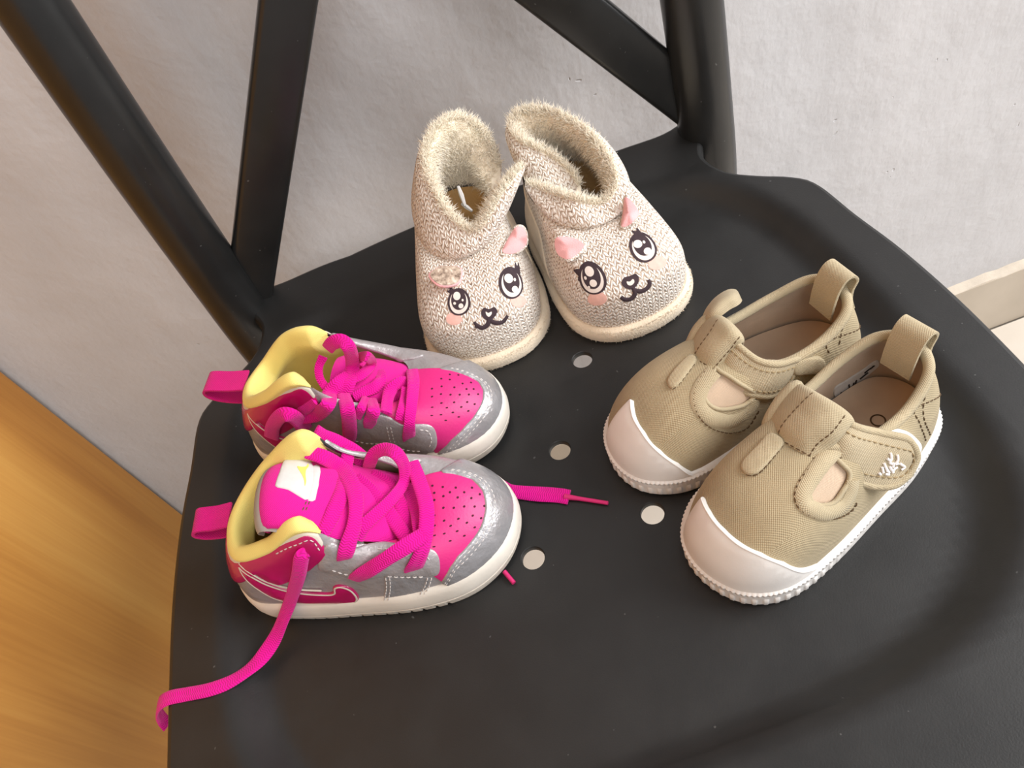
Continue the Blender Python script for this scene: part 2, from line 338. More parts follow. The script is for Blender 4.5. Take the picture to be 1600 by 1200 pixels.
SHAPES['tl_loop'] = rows([(8.37, -1.32, 4.3), (8.45, -0.63, 4.8), (8.35, -0.07, 5.0), (8.23, 0.33, 4.9), (8.05, 0.53, 4.5)], [(7.93, -1.74, 4.5), (8.08, -0.63, 5.3), (7.96, -0.0, 5.5), (7.76, 0.31, 5.3), (7.65, 0.46, 4.9)],
    [(7.3, -2.0, 4.9), (7.44, -0.74, 5.7), (7.4, -0.02, 5.9), (7.22, 0.28, 5.7), (7.01, 0.29, 5.2)], [(6.7, -2.04, 5.2), (6.79, -1.02, 5.9), (6.88, -0.17, 6.2), (6.82, 0.27, 6.0), (6.71, 0.39, 5.6)],
    [(6.37, -2.27, 4.9), (6.49, -1.21, 5.6), (6.54, -0.44, 5.8), (6.54, 0.07, 5.7), (6.5, 0.23, 5.3)], [(6.37, -2.25, 4.6), (6.5, -1.23, 5.2), (6.54, -0.5, 5.4), (6.47, -0.09, 5.2), (6.44, 0.09, 4.9)])
SHAPES['tl_strap'] = rows([(6.9, -0.18, 5.6), (6.88, 0.62, 5.6), (6.53, 1.3, 5.2), (5.86, 1.69, 4.8), (4.99, 1.74, 4.5), (4.54, 1.7, 4.3)], [(7.28, -0.04, 5.4), (7.32, 0.75, 5.3), (6.87, 1.4, 4.8), (6.2, 1.84, 4.4), (5.35, 1.88, 4.1), (4.86, 1.78, 3.9)],
    [(7.55, 0.09, 5.1), (7.67, 0.81, 4.9), (7.22, 1.51, 4.4), (6.53, 1.96, 4.0), (5.76, 1.99, 3.7), (5.28, 1.9, 3.6)], [(7.78, 0.16, 4.8), (7.94, 0.84, 4.5), (7.47, 1.56, 4.0), (6.84, 1.98, 3.6), (6.27, 2.04, 3.3), (5.75, 1.98, 3.3)], flip=True)
SHAPES['tl_far'] = rows([(6.85, -2.37, 4.7), (6.35, -2.61, 5.0), (5.68, -2.84, 5.1), (4.96, -2.95, 5.0), (4.48, -2.92, 4.7)], [(6.94, -1.88, 5.2), (6.53, -1.9, 5.6), (5.95, -2.02, 5.7), (5.38, -2.09, 5.6), (4.7, -2.52, 5.0)], [(6.63, -1.68, 5.2), (6.26, -1.65, 5.4), (5.77, -1.71, 5.4), (5.33, -1.78, 5.3), (4.72, -2.35, 4.8)])
def to_world(fr, P):
    ox, oy, a = FRAMES[fr]; a = np.radians(a); P = np.asarray(P, float); c, s = np.cos(a), np.sin(a)
    return np.stack([ox+P[..., 0]*c-P[..., 1]*s, oy+P[..., 0]*s+P[..., 1]*c, 47+P[..., 2]], -1)/100
#PURE>>

# ---------------------------------------------------------------- mesh helpers (shapes are in centimetres, objects in metres)
def tag(o, label=None, cat=None, group=None, kind=None):
    for k, v in (('label', label), ('category', cat), ('group', group), ('kind', kind)):
        if v: o[k] = v
    return o
def empty(name, fr=None, loc=None, rz=0):
    o = bpy.data.objects.new(name, None); COL.objects.link(o); o.empty_display_size = .02
    if fr:
        ox, oy, a = FRAMES[fr]; o.location = (ox/100, oy/100, .47); o.rotation_euler = (0, 0, math.radians(a))
    else: o.location = loc or (0, 0, 0); o.rotation_euler = (0, 0, rz)
    return o
def mk(name, V, F, m, parent=None, smooth=True, uv=None, label=None, kind=None, box=False, sharp=None):
    me = bpy.data.meshes.new(name); V = np.asarray(V, float)*.01
    me.from_pydata(V.tolist(), [], F); me.update()
    if box:
        me.uv_layers.new(name='UV'); nl = len(me.loops); vi = np.empty(nl, int); me.loops.foreach_get('vertex_index', vi)
        nv = np.empty(len(V)*3); me.vertices.foreach_get('normal', nv); nv = nv.reshape(-1, 3)
        P = V[vi]*100; N = np.abs(nv[vi]); fn = np.zeros((nl, 3))
        for p in me.polygons:
            fn[p.loop_start:p.loop_start+p.loop_total] = p.normal
        N = np.abs(fn); ax = np.argmax(N*np.array([1, 1, 1.15]), 1)
        U = np.where((ax == 2)[:, None], P[:, [1, 0]], np.where((ax == 1)[:, None], P[:, [0, 2]], P[:, [1, 2]]))
        me.uv_layers[0].data.foreach_set('uv', U.ravel())
    elif uv is not None:
        me.uv_layers.new(name='UV'); nl = len(me.loops); vi = np.empty(nl, int); me.loops.foreach_get('vertex_index', vi)
        me.uv_layers[0].data.foreach_set('uv', np.asarray(uv, float)[vi].ravel())
    if m is not None: me.materials.append(m)
    if smooth:
        me.polygons.foreach_set('use_smooth', np.ones(len(me.polygons), bool))
        if sharp: me.set_sharp_from_angle(angle=math.radians(sharp))
    o = bpy.data.objects.new(name, me); COL.objects.link(o)
    if parent is not None: o.parent = parent
    if label: o['label'] = label
    if kind: o['kind'] = kind
    return o
def grid_faces(nu, nv, closed_u=False, off=0, rev=False):
    F = []
    for j in range(nv-1):
        for i in range(nu if closed_u else nu-1):
            a, b = j*nu+i, j*nu+(i+1) % nu; f = (off+a, off+b, off+b+nu, off+a+nu)
            F.append(f[::-1] if rev else f)
    return F
class MB:
    def __init__(s): s.V = []; s.F = []; s.U = []; s.n = 0
    def add(s, V, F, U=None):
        V = np.asarray(V, float).reshape(-1, 3); s.V.append(V); s.F += [tuple(i+s.n for i in f) for f in F]; s.n += len(V)
        s.U.append(np.zeros((len(V), 2)) if U is None else np.asarray(U, float))
    def grid(s, P, closed=False, rev=False, U=None):
        nv, nu = P.shape[:2]; s.add(P.reshape(-1, 3), grid_faces(nu, nv, closed, 0, rev), U)
    def box(s, lo, hi):
        x0, y0, z0 = lo; x1, y1, z1 = hi
        s.add([(x0,y0,z0),(x1,y0,z0),(x1,y1,z0),(x0,y1,z0),(x0,y0,z1),(x1,y0,z1),(x1,y1,z1),(x0,y1,z1)],
              [(0,3,2,1),(4,5,6,7),(0,1,5,4),(1,2,6,5),(2,3,7,6),(3,0,4,7)])
    def build(s, name, m, parent=None, **k):
        k.setdefault('sharp', 55)
        return mk(name, np.concatenate(s.V), s.F, m, parent, uv=np.concatenate(s.U) if not k.get('box') else None, **k)
def tube_pts(P, r, n=8, closed=False, flat=1.0, up=(0, 0, 1)):
    """tube grid along polyline P"""
    P = np.asarray(P, float); r = np.broadcast_to(np.asarray(r, float), (len(P),))
    T = (np.roll(P, -1, 0)-np.roll(P, 1, 0)) if closed else np.gradient(P, axis=0)
    T /= np.maximum(np.linalg.norm(T, axis=1, keepdims=True), 1e-9)
    U = np.broadcast_to(np.asarray(up, float), P.shape) if np.ndim(up) < 2 else np.asarray(up, float)
    S = np.cross(T, U); S /= np.maximum(np.linalg.norm(S, axis=1, keepdims=True), 1e-9); U = np.cross(S, T)
    a = np.linspace(0, 2*np.pi, n, endpoint=False)
    return P[:, None]+r[:, None, None]*(np.cos(a)[None, :, None]*S[:, None]+flat*np.sin(a)[None, :, None]*U[:, None])
def tube(mb, P, r, n=8, closed=False, flat=1.0, up=(0, 0, 1)):
    G = tube_pts(P, r, n, closed, flat, up)
    if closed: G = np.concatenate([G, G[:1]])
    L = len(G); Lg = np.concatenate([[0], np.cumsum(np.linalg.norm(np.diff(G.mean(1), axis=0), axis=1))])
    U = np.stack(np.broadcast_arrays(Lg[:, None], np.linspace(0, 1, n)[None]), -1).reshape(-1, 2)
    k = mb.n; mb.grid(G, True, rev=True, U=U)
    if not closed:
        mb.F.append(tuple(k+i for i in range(n))); mb.F.append(tuple(k+(L-1)*n+i for i in range(n))[::-1])
def smooth_path(pts, n):
    return cr_open(np.asarray(pts, float), np.linspace(0, 1, n))
def resample(P, step, closed=False):
    P = np.asarray(P, float)
    if closed: P = np.concatenate([P, P[:1]])
    L = np.concatenate([[0], np.cumsum(np.linalg.norm(np.diff(P, axis=0), axis=1))]); n = max(int(round(L[-1]/step)), 3)
    q = np.linspace(0, L[-1], n+1); R = np.stack([np.interp(q, L, P[:, i]) for i in range(P.shape[1])], 1)
    return R[:-1] if closed else R
def in_poly(P, poly):
    x, y = P[..., 0], P[..., 1]; c = np.zeros(x.shape, bool); n = len(poly)
    for i in range(n):
        x0, y0 = poly[i]; x1, y1 = poly[i-1]
        k = ((y0 > y) != (y1 > y)) & (x < (x1-x0)*(y-y0)/((y1-y0) or 1e-12)+x0); c ^= k
    return c
def cdt_fill(loop, step, holes=()):
    """triangles of a 2-D outline with inner points every `step`"""
    lo, hi = loop.min(0), loop.max(0); g = np.stack(np.meshgrid(np.arange(lo[0]+step/2, hi[0], step), np.arange(lo[1]+step/2, hi[1], step)), -1).reshape(-1, 2)
    g = g[in_poly(g, loop)]
    lp = resample(loop, step*.5, True)
    if len(g): g = g[np.min(((g[:, None]-lp[None])**2).sum(2), 1) > (step*.5)**2]
    pts = [loop]; edges = [(i, (i+1) % len(loop)) for i in range(len(loop))]; k = len(loop)
    for h in holes:
        if len(g): g = g[~in_poly(g, h)]; dd = np.min(np.linalg.norm(g[:, None]-h[None], axis=2), 1); g = g[dd > step*.4]
        edges += [(k+i, k+(i+1) % len(h)) for i in range(len(h))]; pts.append(h); k += len(h)
    pts.append(g); A = np.concatenate(pts)
    v, e, f, *_ = delaunay_2d_cdt([Vector(p) for p in A], edges, [], 1 if not holes else 0, 1e-6)
    V = np.array([(p.x, p.y) for p in v]); T = np.array([tuple(t) for t in f]); c = V[T].mean(1)
    ok = in_poly(c, loop)
    for h in holes: ok &= ~in_poly(c, h)
    return V, [tuple(t) for t in T[ok].tolist()]
def area_fix(V, F):
    T = np.array(F); a = V[T[:, 1]]-V[T[:, 0]]; c = V[T[:, 2]]-V[T[:, 0]]; g = a[:, 0]*c[:, 1]-a[:, 1]*c[:, 0] > 0
    return [tuple(f) if k else tuple(f[::-1]) for f, k in zip(T.tolist(), g)]
# ---------------------------------------------------------------- patches laid on a shaped surface
def scale_ts(S, c):
    """centimetres per unit of t and of s near c"""
    e = .01; t, s = c; s = min(max(s, .02), .98)
    return np.array([np.linalg.norm(S.P(t+e, s)-S.P(t-e, s))/(2*e), np.linalg.norm(S.P(t, s+e)-S.P(t, s-e))/(2*e)])
def patch(name, S, poly, m, parent, off=.1, step=.35, edge=.12, curve=True, box=True, base=-.05, label=None, mb=None, rnd=True):
    """solid raised patch over polygon poly (t, s) on surface S, edges rounded"""
    poly = np.asarray(poly, float); c = poly.mean(0); sc = scale_ts(S, c); Q = poly*sc
    if curve: Q = cr_per(Q, np.linspace(0, 1, len(Q)*5, endpoint=False))
    Q = resample(Q, edge, True); Q[:, 1] = np.clip(Q[:, 1], 0, sc[1])
    V, F = cdt_fill(Q, step); F = area_fix(V, F)
    ts = V/sc; P = S.P(ts[:, 0], ts[:, 1]); N = S.N(ts[:, 0], ts[:, 1])
    n = len(V); L = np.array([i for i in range(len(Q))]); q = Q/sc
    if np.dot(np.cross(P[F[0][1]]-P[F[0][0]], P[F[0][2]]-P[F[0][0]]), N[F[0][0]]) < 0: F = [f[::-1] for f in F]; flip = True
    else: flip = False
    area = .5*np.sum(Q[:, 0]*np.roll(Q[:, 1], -1)-np.roll(Q[:, 0], -1)*Q[:, 1]); ccw = (area > 0) ^ flip
    Pe = S.P(q[:, 0], q[:, 1]); Ne = S.N(q[:, 0], q[:, 1])
    d = np.roll(Pe, -1, 0)-np.roll(Pe, 1, 0); o = np.cross(d, Ne); o /= np.maximum(np.linalg.norm(o, axis=1, keepdims=True), 1e-9)
    if not ccw: o = -o
    r = min(off, .1)
    rings = [Pe+Ne*(off-.3*r)+o*.7*r, Pe+Ne*(off-r)+o*r, Pe+Ne*base+o*r] if rnd and off > .03 else [Pe+Ne*base]
    top = P+N*off
    tgt = mb or MB(); k = tgt.n
    # match boundary verts of the fill to the outline (cdt keeps input order)
    Vall = np.concatenate([top]+rings); FF = list(F); m_ = len(Q); prev = list(range(m_))
    for ri in range(len(rings)):
        cur = [n+ri*m_+i for i in range(m_)]
        for i in range(m_):
            j = (i+1) % m_; f = (prev[i], cur[i], cur[j], prev[j]); FF.append(f if ccw else f[::-1])
        prev = cur
    tgt.add(Vall, FF)
    if mb is None: return tgt.build(name, m, parent, box=box, label=label, sharp=50)
def path_on(S, path, n=40, off=0.0, curve=True):
    p = np.asarray(path, float); p = cr_open(p, np.linspace(0, 1, n)) if curve else resample(p, 1/n)
    return S.P(p[:, 0], p[:, 1])+S.N(p[:, 0], p[:, 1])*off, S.N(p[:, 0], p[:, 1])
def stitches(S, paths, m, parent, dash=.17, gap=.10, r=.03, off=.1, name='stitching', curve=True):
    mb = MB()
    for path in paths:
        P, N = path_on(S, path, 60, off, curve); L = np.concatenate([[0], np.cumsum(np.linalg.norm(np.diff(P, axis=0), axis=1))])
        x = 0
        while x+dash < L[-1]:
            q = np.array([x, x+dash/2, x+dash]); C = np.stack([np.interp(q, L, P[:, i]) for i in range(3)], 1)
            Nn = np.stack([np.interp(q, L, N[:, i]) for i in range(3)], 1); C[0] -= Nn[0]*r; C[2] -= Nn[2]*r
            tube(mb, C, [r*.8, r, r*.8], 5, up=Nn); x += dash+gap
    if mb.n: return mb.build(name, m, parent, kind='stuff')
def cord(S, path, r, m, parent, name, off=.0, n=60, flat=1.0, closed=False, mb=None, curve=True):
    P, N = path_on(S, path, n, off, curve); b = mb or MB()
    tube(b, P, r, 8, closed, flat, up=N)
    if mb is None: return b.build(name, m, parent)
def lace(name, pts, m, parent, wd=.62, th=.15, up=None, roll=None, n=None, label=None, taper=False):
    """flat braided ribbon through pts (cm)"""
    pts = np.asarray(pts, float); n = n or max(12, int(len(pts)*7)); P = smooth_path(pts, n)
    T = np.gradient(P, axis=0); T /= np.maximum(np.linalg.norm(T, axis=1, keepdims=True), 1e-9)
    if up is None: up = [(0, 0, 1)]
    up = np.asarray(up, float); U = np.broadcast_to(up, P.shape) if len(up) == 1 else smooth_path(up, n)
    S = np.cross(T, U); S /= np.maximum(np.linalg.norm(S, axis=1, keepdims=True), 1e-6)
    for i in range(1, n):
        if np.dot(S[i], S[i-1]) < 0: S[i] *= -1
    U = np.cross(S, T)
    W = wd/2*np.interp(np.linspace(0, 1, n), np.linspace(0, 1, 6), rng.uniform(.84, 1.06, 6))
    if roll is None: roll = rng.uniform(-16, 16, 6)
    if roll is not None:
        a = np.radians(np.interp(np.linspace(0, 1, n), np.linspace(0, 1, len(roll)), roll))[:, None]
        S, U = S*np.cos(a)+U*np.sin(a), U*np.cos(a)-S*np.sin(a)
    if taper: W = W*np.clip(np.linspace(1, 0, n)*6+.25, .25, 1)
    prof = [(-1, 0), (-.92, .7), (-.5, 1), (0, 1.05), (.5, 1), (.92, .7), (1, 0), (.92, -.7), (.5, -1), (0, -1), (-.5, -1), (-.92, -.7)]
    G = np.stack([P+S*(W*a)[:, None]+U*(b*th/2) for a, b in prof], 1)
    L = np.concatenate([[0], np.cumsum(np.linalg.norm(np.diff(P, axis=0), axis=1))])
    uv = np.stack(np.broadcast_arrays(L[:, None], np.array([(a+1)/2 for a, b in prof])[None]), -1).reshape(-1, 2)
    mb = MB(); mb.grid(G, True, rev=True, U=uv); k = len(prof)
    mb.F.append(tuple(range(k))); mb.F.append(tuple((n-1)*k+i for i in range(k))[::-1])
    return mb.build(name, m, parent, label=label)
def shell(name, S, m, parent, nu=112, nv=30, s0=0., s1=1., off=0., cut=(), box=True, rev=False, closed=True, t0=0., t1=1., label=None, disp=None):
    """skin of surface S between s0 and s1; cut polygons in (t, s) are left open"""
    t = np.linspace(t0, t1, nu, endpoint=not closed); v = np.linspace(s0, s1, nv); Tm, Vm = np.meshgrid(t, v)
    P = S.P(Tm, Vm)
    if off or disp is not None:
        d = off if disp is None else off+disp(Tm, Vm, P)
        P = P+S.N(Tm, Vm)*(d if np.ndim(d) == 0 else d[..., None])
    F = grid_faces(nu, nv, closed)
    if cut:
        cen = np.stack([np.array([(t[i % nu]+(t[1]-t[0])/2), (v[j]+v[j+1])/2]) for j in range(nv-1) for i in range(nu if closed else nu-1)])
        keep = np.ones(len(F), bool)
        for poly in cut:
            q = np.asarray(poly, float)
            for sh in (-1, 0, 1): keep &= ~in_poly(cen+np.array([sh, 0]), q)
        F = [f for f, k in zip(F, keep) if k]
    n = S.N(.1, .5); a, b, c = P[nv//2, nu//10], P[nv//2, nu//10+1], P[nv//2+1, nu//10]
    if (np.dot(np.cross(b-a, c-a), S.N(t[nu//10], v[nv//2])) < 0) ^ rev: F = [f[::-1] for f in F]
    return mk(name, P.reshape(-1, 3), F, m, parent, box=box, label=label)
def decal(mb, S, path_ts, off=.03, rings=3):
    """thin printed shape: fan of the outline pressed onto the surface"""
    q = np.asarray(path_ts, float); q = cr_per(q, np.linspace(0, 1, len(q)*4, endpoint=False)); c = q.mean(0); k = len(q); Vs = []; F = []
    for j in range(rings+1):
        f = j/rings; Vs.append(c+(q-c)*f if j else c[None])
    ts = np.concatenate(Vs); P = S.P(ts[:, 0], ts[:, 1])+S.N(ts[:, 0], ts[:, 1])*off
    for i in range(k): F.append((0, 1+i, 1+(i+1) % k))
    for j in range(rings-1):
        a = 1+j*k
        for i in range(k): F.append((a+i, a+k+i, a+k+(i+1) % k, a+(i+1) % k))
    # skirt down to the cloth
    a = 1+(rings-1)*k; E = S.P(q[:, 0], q[:, 1])-S.N(q[:, 0], q[:, 1])*.02; b = len(P); P = np.concatenate([P, E])
    for i in range(k): F.append((a+i, b+i, b+(i+1) % k, a+(i+1) % k))
    tri = F[0]; nn = np.cross(P[tri[1]]-P[tri[0]], P[tri[2]]-P[tri[0]])
    if np.dot(nn, S.N(c[0], c[1])) < 0: F = [f[::-1] for f in F]
    mb.add(P, F)
def stroke(mb, S, path, r, off=.02, n=24, flat=.35):
    P, N = path_on(S, path, n, off)
    rr = np.interp(np.linspace(0, 1, n), np.linspace(0, 1, len(np.atleast_1d(r))), np.atleast_1d(r)) if np.ndim(r) else r
    tube(mb, P, rr, 8, flat=flat, up=N)

# ---------------------------------------------------------------- the room
WALL_Y, PLINTH_Y = 27.7, 26.6
fl = MB(); fl.box((-300, -300, -6), (300, 40, -.4)); o = fl.build('floor', M['grout'], smooth=False); tag(o, 'floor under cream tiles with narrow joints', kind='structure')
T_ = 45.0; proto = None
for i in range(-4, 5):
    for j in range(-5, 1):
        x0, y0 = i*T_+26, j*T_+26.6-T_
        if proto is None:
            b = MB(); a, h = T_/2-.1, .12
            b.add([(-a,-a,-1),(a,-a,-1),(a,a,-1),(-a,a,-1),(-a,-a,-h),(a,-a,-h),(a,a,-h),(-a,a,-h),(-a+h,-a+h,0),(a-h,-a+h,0),(a-h,a-h,0),(-a+h,a-h,0)],
                  [(0,1,5,4),(1,2,6,5),(2,3,7,6),(3,0,4,7),(4,5,9,8),(5,6,10,9),(6,7,11,10),(7,4,8,11),(8,9,10,11)])
            proto = b.build('tile', M['floor'], o, smooth=False); t_ = proto
        else:
            t_ = proto.copy(); COL.objects.link(t_); t_.parent = o
        t_.location = ((x0+T_/2)/100, (y0+T_/2)/100, 0)
b = MB(); b.box((-300, WALL_Y, -6), (300, WALL_Y+12, 270)); tag(b.build('wall_back', M['plaster'], smooth=False), 'uneven white plastered wall behind the chair', kind='structure')
# skirting: stone strip with a lit top face, the light put into its colour
b = MB(); b.box((-300, PLINTH_Y, 0), (300, WALL_Y+.2, 9.2)); sk = b.build('baseboard_back', M['skirting'], smooth=False); tag(sk, 'beige stone skirting along the back wall', kind='structure')
xs = np.linspace(-300, 300, 400); jig = rng.normal(0, .12, 400)
b = MB(); G = np.stack([np.stack([xs, np.full(400, PLINTH_Y)+.02+jig*.3, np.full(400, 9.15)], 1), np.stack([xs, np.full(400, PLINTH_Y+.1), 9.33+jig*.3], 1), np.stack([xs, np.full(400, WALL_Y+.2), 9.6+jig*.6], 1)])
b.grid(G); b.build('lit_top_face', M['skirt_top'], sk)
# ---------------------------------------------------------------- wooden cabinet on the left
cab = tag(empty('wooden_cabinet', loc=(-.39, .1, 0)), 'tall orange wood cabinet side standing left of the chair', 'cabinet')
def cbox(name, lo, hi, m, bev=.25):
    b = MB(); b.box(lo, hi); o = b.build(name, m, cab, smooth=False)
    md = o.modifiers.new('bevel', 'BEVEL'); md.width = bev*.01; md.segments = 2
    return o
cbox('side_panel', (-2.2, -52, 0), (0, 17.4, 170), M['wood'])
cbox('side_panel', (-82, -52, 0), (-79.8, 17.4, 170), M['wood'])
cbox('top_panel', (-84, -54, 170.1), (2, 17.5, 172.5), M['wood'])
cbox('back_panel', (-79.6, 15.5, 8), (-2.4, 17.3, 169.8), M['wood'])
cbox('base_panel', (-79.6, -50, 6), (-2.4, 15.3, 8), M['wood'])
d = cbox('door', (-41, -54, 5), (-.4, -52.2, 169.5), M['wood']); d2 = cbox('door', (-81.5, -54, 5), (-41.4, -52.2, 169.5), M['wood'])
for dd, x in ((d, -38.5), (d2, -44)):
    b = MB(); tube(b, [(x, -56.5, 80), (x, -56.5, 95)], .6, 10); tube(b, [(x, -54, 82), (x, -56.5, 82)], .5, 8); tube(b, [(x, -54, 93), (x, -56.5, 93)], .5, 8)
    b.build('handle', M['silver'], dd)
# ---------------------------------------------------------------- the chair
chair = tag(empty('chair', loc=(0, 0, 0)), 'black plastic chair with crossed back struts and holes in its seat', 'chair')
half = [(0, 22.6), (5, 22.5), (10.3, 21.9), (14.2, 20.8), (15.6, 21.0), (16.8, 21.6), (17.6, 21.2), (17.6, 19.9), (16.6, 18.9), (15.8, 17.7), (15.5, 16.4), (16.1, 14.6), (17.5, 13.2), (19.0, 12.0), (19.9, 10.6), (20.3, 7.2), (20.8, 3.5), (21.05, -1), (21.0, -6), (20.8, -11), (20.2, -15.4), (18.6, -18.0), (15.5, -19.2), (10.5, -19.5), (5, -19.75), (0, -19.85)]
hp = np.array(half, float); full = np.concatenate([hp, (hp*[-1, 1])[1:-1][::-1]])
loop = resample(cr_per(full, np.linspace(0, 1, 1200, endpoint=False)), .5, True)
_o = np.roll(loop, -1, 0)-np.roll(loop, 1, 0); _o = np.stack([_o[:, 1], -_o[:, 0]], 1); _o /= np.linalg.norm(_o, axis=1, keepdims=True); loop = loop+_o*(.3 if in_poly(loop[50:51]+_o[50:51]*.3, loop)[0] else -.3)
HOLES = [(-3, 0), (0, 0), (3, 0)]; D_ = 5.196
HOLES = [(c[0]*6, c[1]*D_) for c in ((0, 0), (1, 0), (-1, 0), (.5, 1), (-.5, 1), (.5, -1), (-.5, -1))]
circ = lambda c, r, n=28: np.stack([c[0]+r*np.cos(np.linspace(0, 2*np.pi, n, endpoint=False)), c[1]+r*np.sin(np.linspace(0, 2*np.pi, n, endpoint=False))], 1)
def seat_z(x, y):
    """dished seat: flat middle, sloping ring, raised rim"""
    xx = np.abs(x)/17.5; yy = np.where(y > -1, (y+1)/18.6, -(y+1)/14.4)
    r = (xx**3.4+np.abs(yy)**3.4)**(1/3.4); d = (r-1)*15.5
    u = np.clip((d+.8)/1.6, 0, 1); k = np.clip((y-10)/9, 0, 1); lip = 1-(1-np.clip((np.abs(x)-9)/6, 0, 1))*.9*k*k*(3-2*k)
    return (1.05*u*u*(3-2*u)+.18*np.clip((r-1)*2, 0, 1))*lip
V, F = cdt_fill(loop, .55, [circ(c, .60) for c in HOLES]); F = area_fix(V, F); n = len(V)
Z = seat_z(V[:, 0], V[:, 1]); top = np.c_[V, Z+47]
b = MB(); b.add(top, F)
def skirt(b, ring, zt, down, outs, inward=False):
    k = len(ring); o = np.roll(ring, -1, 0)-np.roll(ring, 1, 0); o = np.stack([o[:, 1], -o[:, 0]], 1); o /= np.linalg.norm(o, axis=1, keepdims=True)
    area = .5*np.sum(ring[:, 0]*np.roll(ring[:, 1], -1)-np.roll(ring[:, 0], -1)*ring[:, 1])
    if (area < 0): o = -o
    G = np.stack([np.c_[ring+o*q, zt+dz] for q, dz in zip(outs, down)])
    b.grid(G, True, rev=(area > 0) )
skirt(b, loop, seat_z(loop[:, 0], loop[:, 1])+47, [0, -.05, -.2, -.45, -1.6, -1.7, -1.6], [0, .16, .30, .36, .36, .15, -.1])
for c in HOLES:
    h = circ(c, .60); skirt(b, h, np.full(len(h), 47.0), [0, -.03, -.08, -.30], [0, -.03, -.05, -.05])
# underside
V2, F2 = cdt_fill(loop, 1.6, [circ(c, 1.0) for c in HOLES]); b.add(np.c_[V2, seat_z(V2[:, 0], V2[:, 1])+46.35], [f[::-1] for f in area_fix(V2, F2)])
seat = b.build('seat', M['plastic'], chair, sharp=42)
# back posts run on down as the rear legs
for sx in (-1, 1):
    pts = [(18.6*sx, 24.0, 0.3), (17.6*sx, 20.9, 26), (17.05*sx, 19.6, 43), (16.9*sx, 19.7, 50), (16.55*sx, 20.4, 62), (15.9*sx, 22.1, 80), (15.4*sx, 24.2, 92)]
    P = smooth_path(pts, 60); b = MB(); rr = np.interp(P[:, 2], [0, 30, 44, 60, 92], [1.3, 1.7, 1.85, 1.80, 1.6])
    tube(b, P, rr, 28, up=(1, 0, 0)); b.build('back_post', M['post'], chair)
    # front leg
    b = MB(); pts = [(19.4*sx, -20.3, .3), (18.6*sx, -17.2, 25), (18.2*sx, -15.5, 43.8), (18.15*sx, -15.4, 45.4)]
    P = smooth_path(pts, 24); tube(b, P, np.interp(P[:, 2], [0, 44, 47], [1.3, 1.9, 1.9]), 20, up=(1, 0, 0)); lg = b.build('leg', M['plastic'], chair)
    b = MB(); tube(b, [(19.45*sx, -20.4, 0), (19.4*sx, -20.3, .6)], 1.45, 16, up=(1, 0, 0)); b.build('foot_cap', M['plastic'], lg)
# crossed flat struts between the posts
def strut(x0, y0, z0, x1, y1, z1, wd, th=1.3, dy=0):
    A, B = np.array([x0, y0, z0]), np.array([x1, y1, z1]); n = 16; P = A+(B-A)*np.linspace(0, 1, n)[:, None]
    T = (B-A)/np.linalg.norm(B-A); Nn = np.array([0, 1, 0])-T*T[1]; Nn /= np.linalg.norm(Nn); S = np.cross(T, Nn)
    prof = []; r = .35
    for cx, cy, a0 in ((wd/2-r, th/2-r, 0), (-wd/2+r, th/2-r, 90), (-wd/2+r, -th/2+r, 180), (wd/2-r, -th/2+r, 270)):
        for k in range(4):
            a = math.radians(a0+k*30); prof.append((cx+r*math.cos(a), cy+r*math.sin(a)))
    G = np.stack([P+S*a+Nn*c for a, c in prof], 1); b = MB(); b.grid(G, True)
    k = len(prof); b.F.append(tuple(range(k))[::-1]); b.F.append(tuple((n-1)*k+i for i in range(k)))
    return b.build('back_strut', M['post'], chair, sharp=45)
strut(-16.4, 20.0, 47.9, 14.5, 23.2, 91.5, 2.95)
strut(16.9, 20.2, 49.0, -15.3, 23.6, 91.5, 3.1)
b = MB(); P = smooth_path([(-15.6, 24.0, 91), (-8, 25.0, 92), (0, 25.3, 92.3), (8, 25.0, 92), (15.6, 24.0, 91)], 30); tube(b, P, 1.7, 16, up=(0, 0, 1)); b.build('top_rail', M['plastic'], chair)

# ---------------------------------------------------------------- pink sneakers
def inner_floor(name, out, z, ins, m, parent):
    q = cr_per(inset(z3(out, z), ins), np.linspace(0, 1, 80, endpoint=False)); c = q.mean(0); V = [c]; F = []
    for f in (.5, 1): V += list(c+(q-c)*f)
    n = 80
    for i in range(n):
        j = (i+1) % n; F.append((0, 1+j, 1+i)); F.append((1+i, 1+j, 1+n+j, 1+n+i))
    return mk(name, V, F, m, parent, box=True)
def sole_band(name, out, levels, m, parent, n=420, mod=None, cap=True, box=False):
    """moulded side wall: levels = (z, inset) from the bottom up"""
    t = np.linspace(0, 1, n, endpoint=False); q = cr_per(np.asarray(out, float), t)
    # even arc spacing
    q = resample(np.concatenate([q]), 1.0*np.linalg.norm(np.diff(q, axis=0), axis=1).sum()/n, True); n = len(q)
    d = np.roll(q, -1, 0)-np.roll(q, 1, 0); o = np.stack([-d[:, 1], d[:, 0]], 1); o /= np.linalg.norm(o, axis=1, keepdims=True)
    arc = np.concatenate([[0], np.cumsum(np.linalg.norm(np.diff(q, axis=0), axis=1))])
    G = []
    for li, (z, ins) in enumerate(levels):
        zz = np.full(n, float(z)); ii = np.full(n, float(ins))
        if mod: zz, ii = mod(li, z, q, arc, zz, ii)
        G.append(np.c_[q-o*ii[:, None], zz])
    b = MB(); b.grid(np.stack(G), True)
    k = len(levels)
    if cap: b.F.append(tuple(range(n)))
    return b.build(name, m, parent, sharp=40, box=box)
def spring(q, x0, a): return a*np.clip((q[:, 0]-x0)/4.3, 0, 1.3)**2
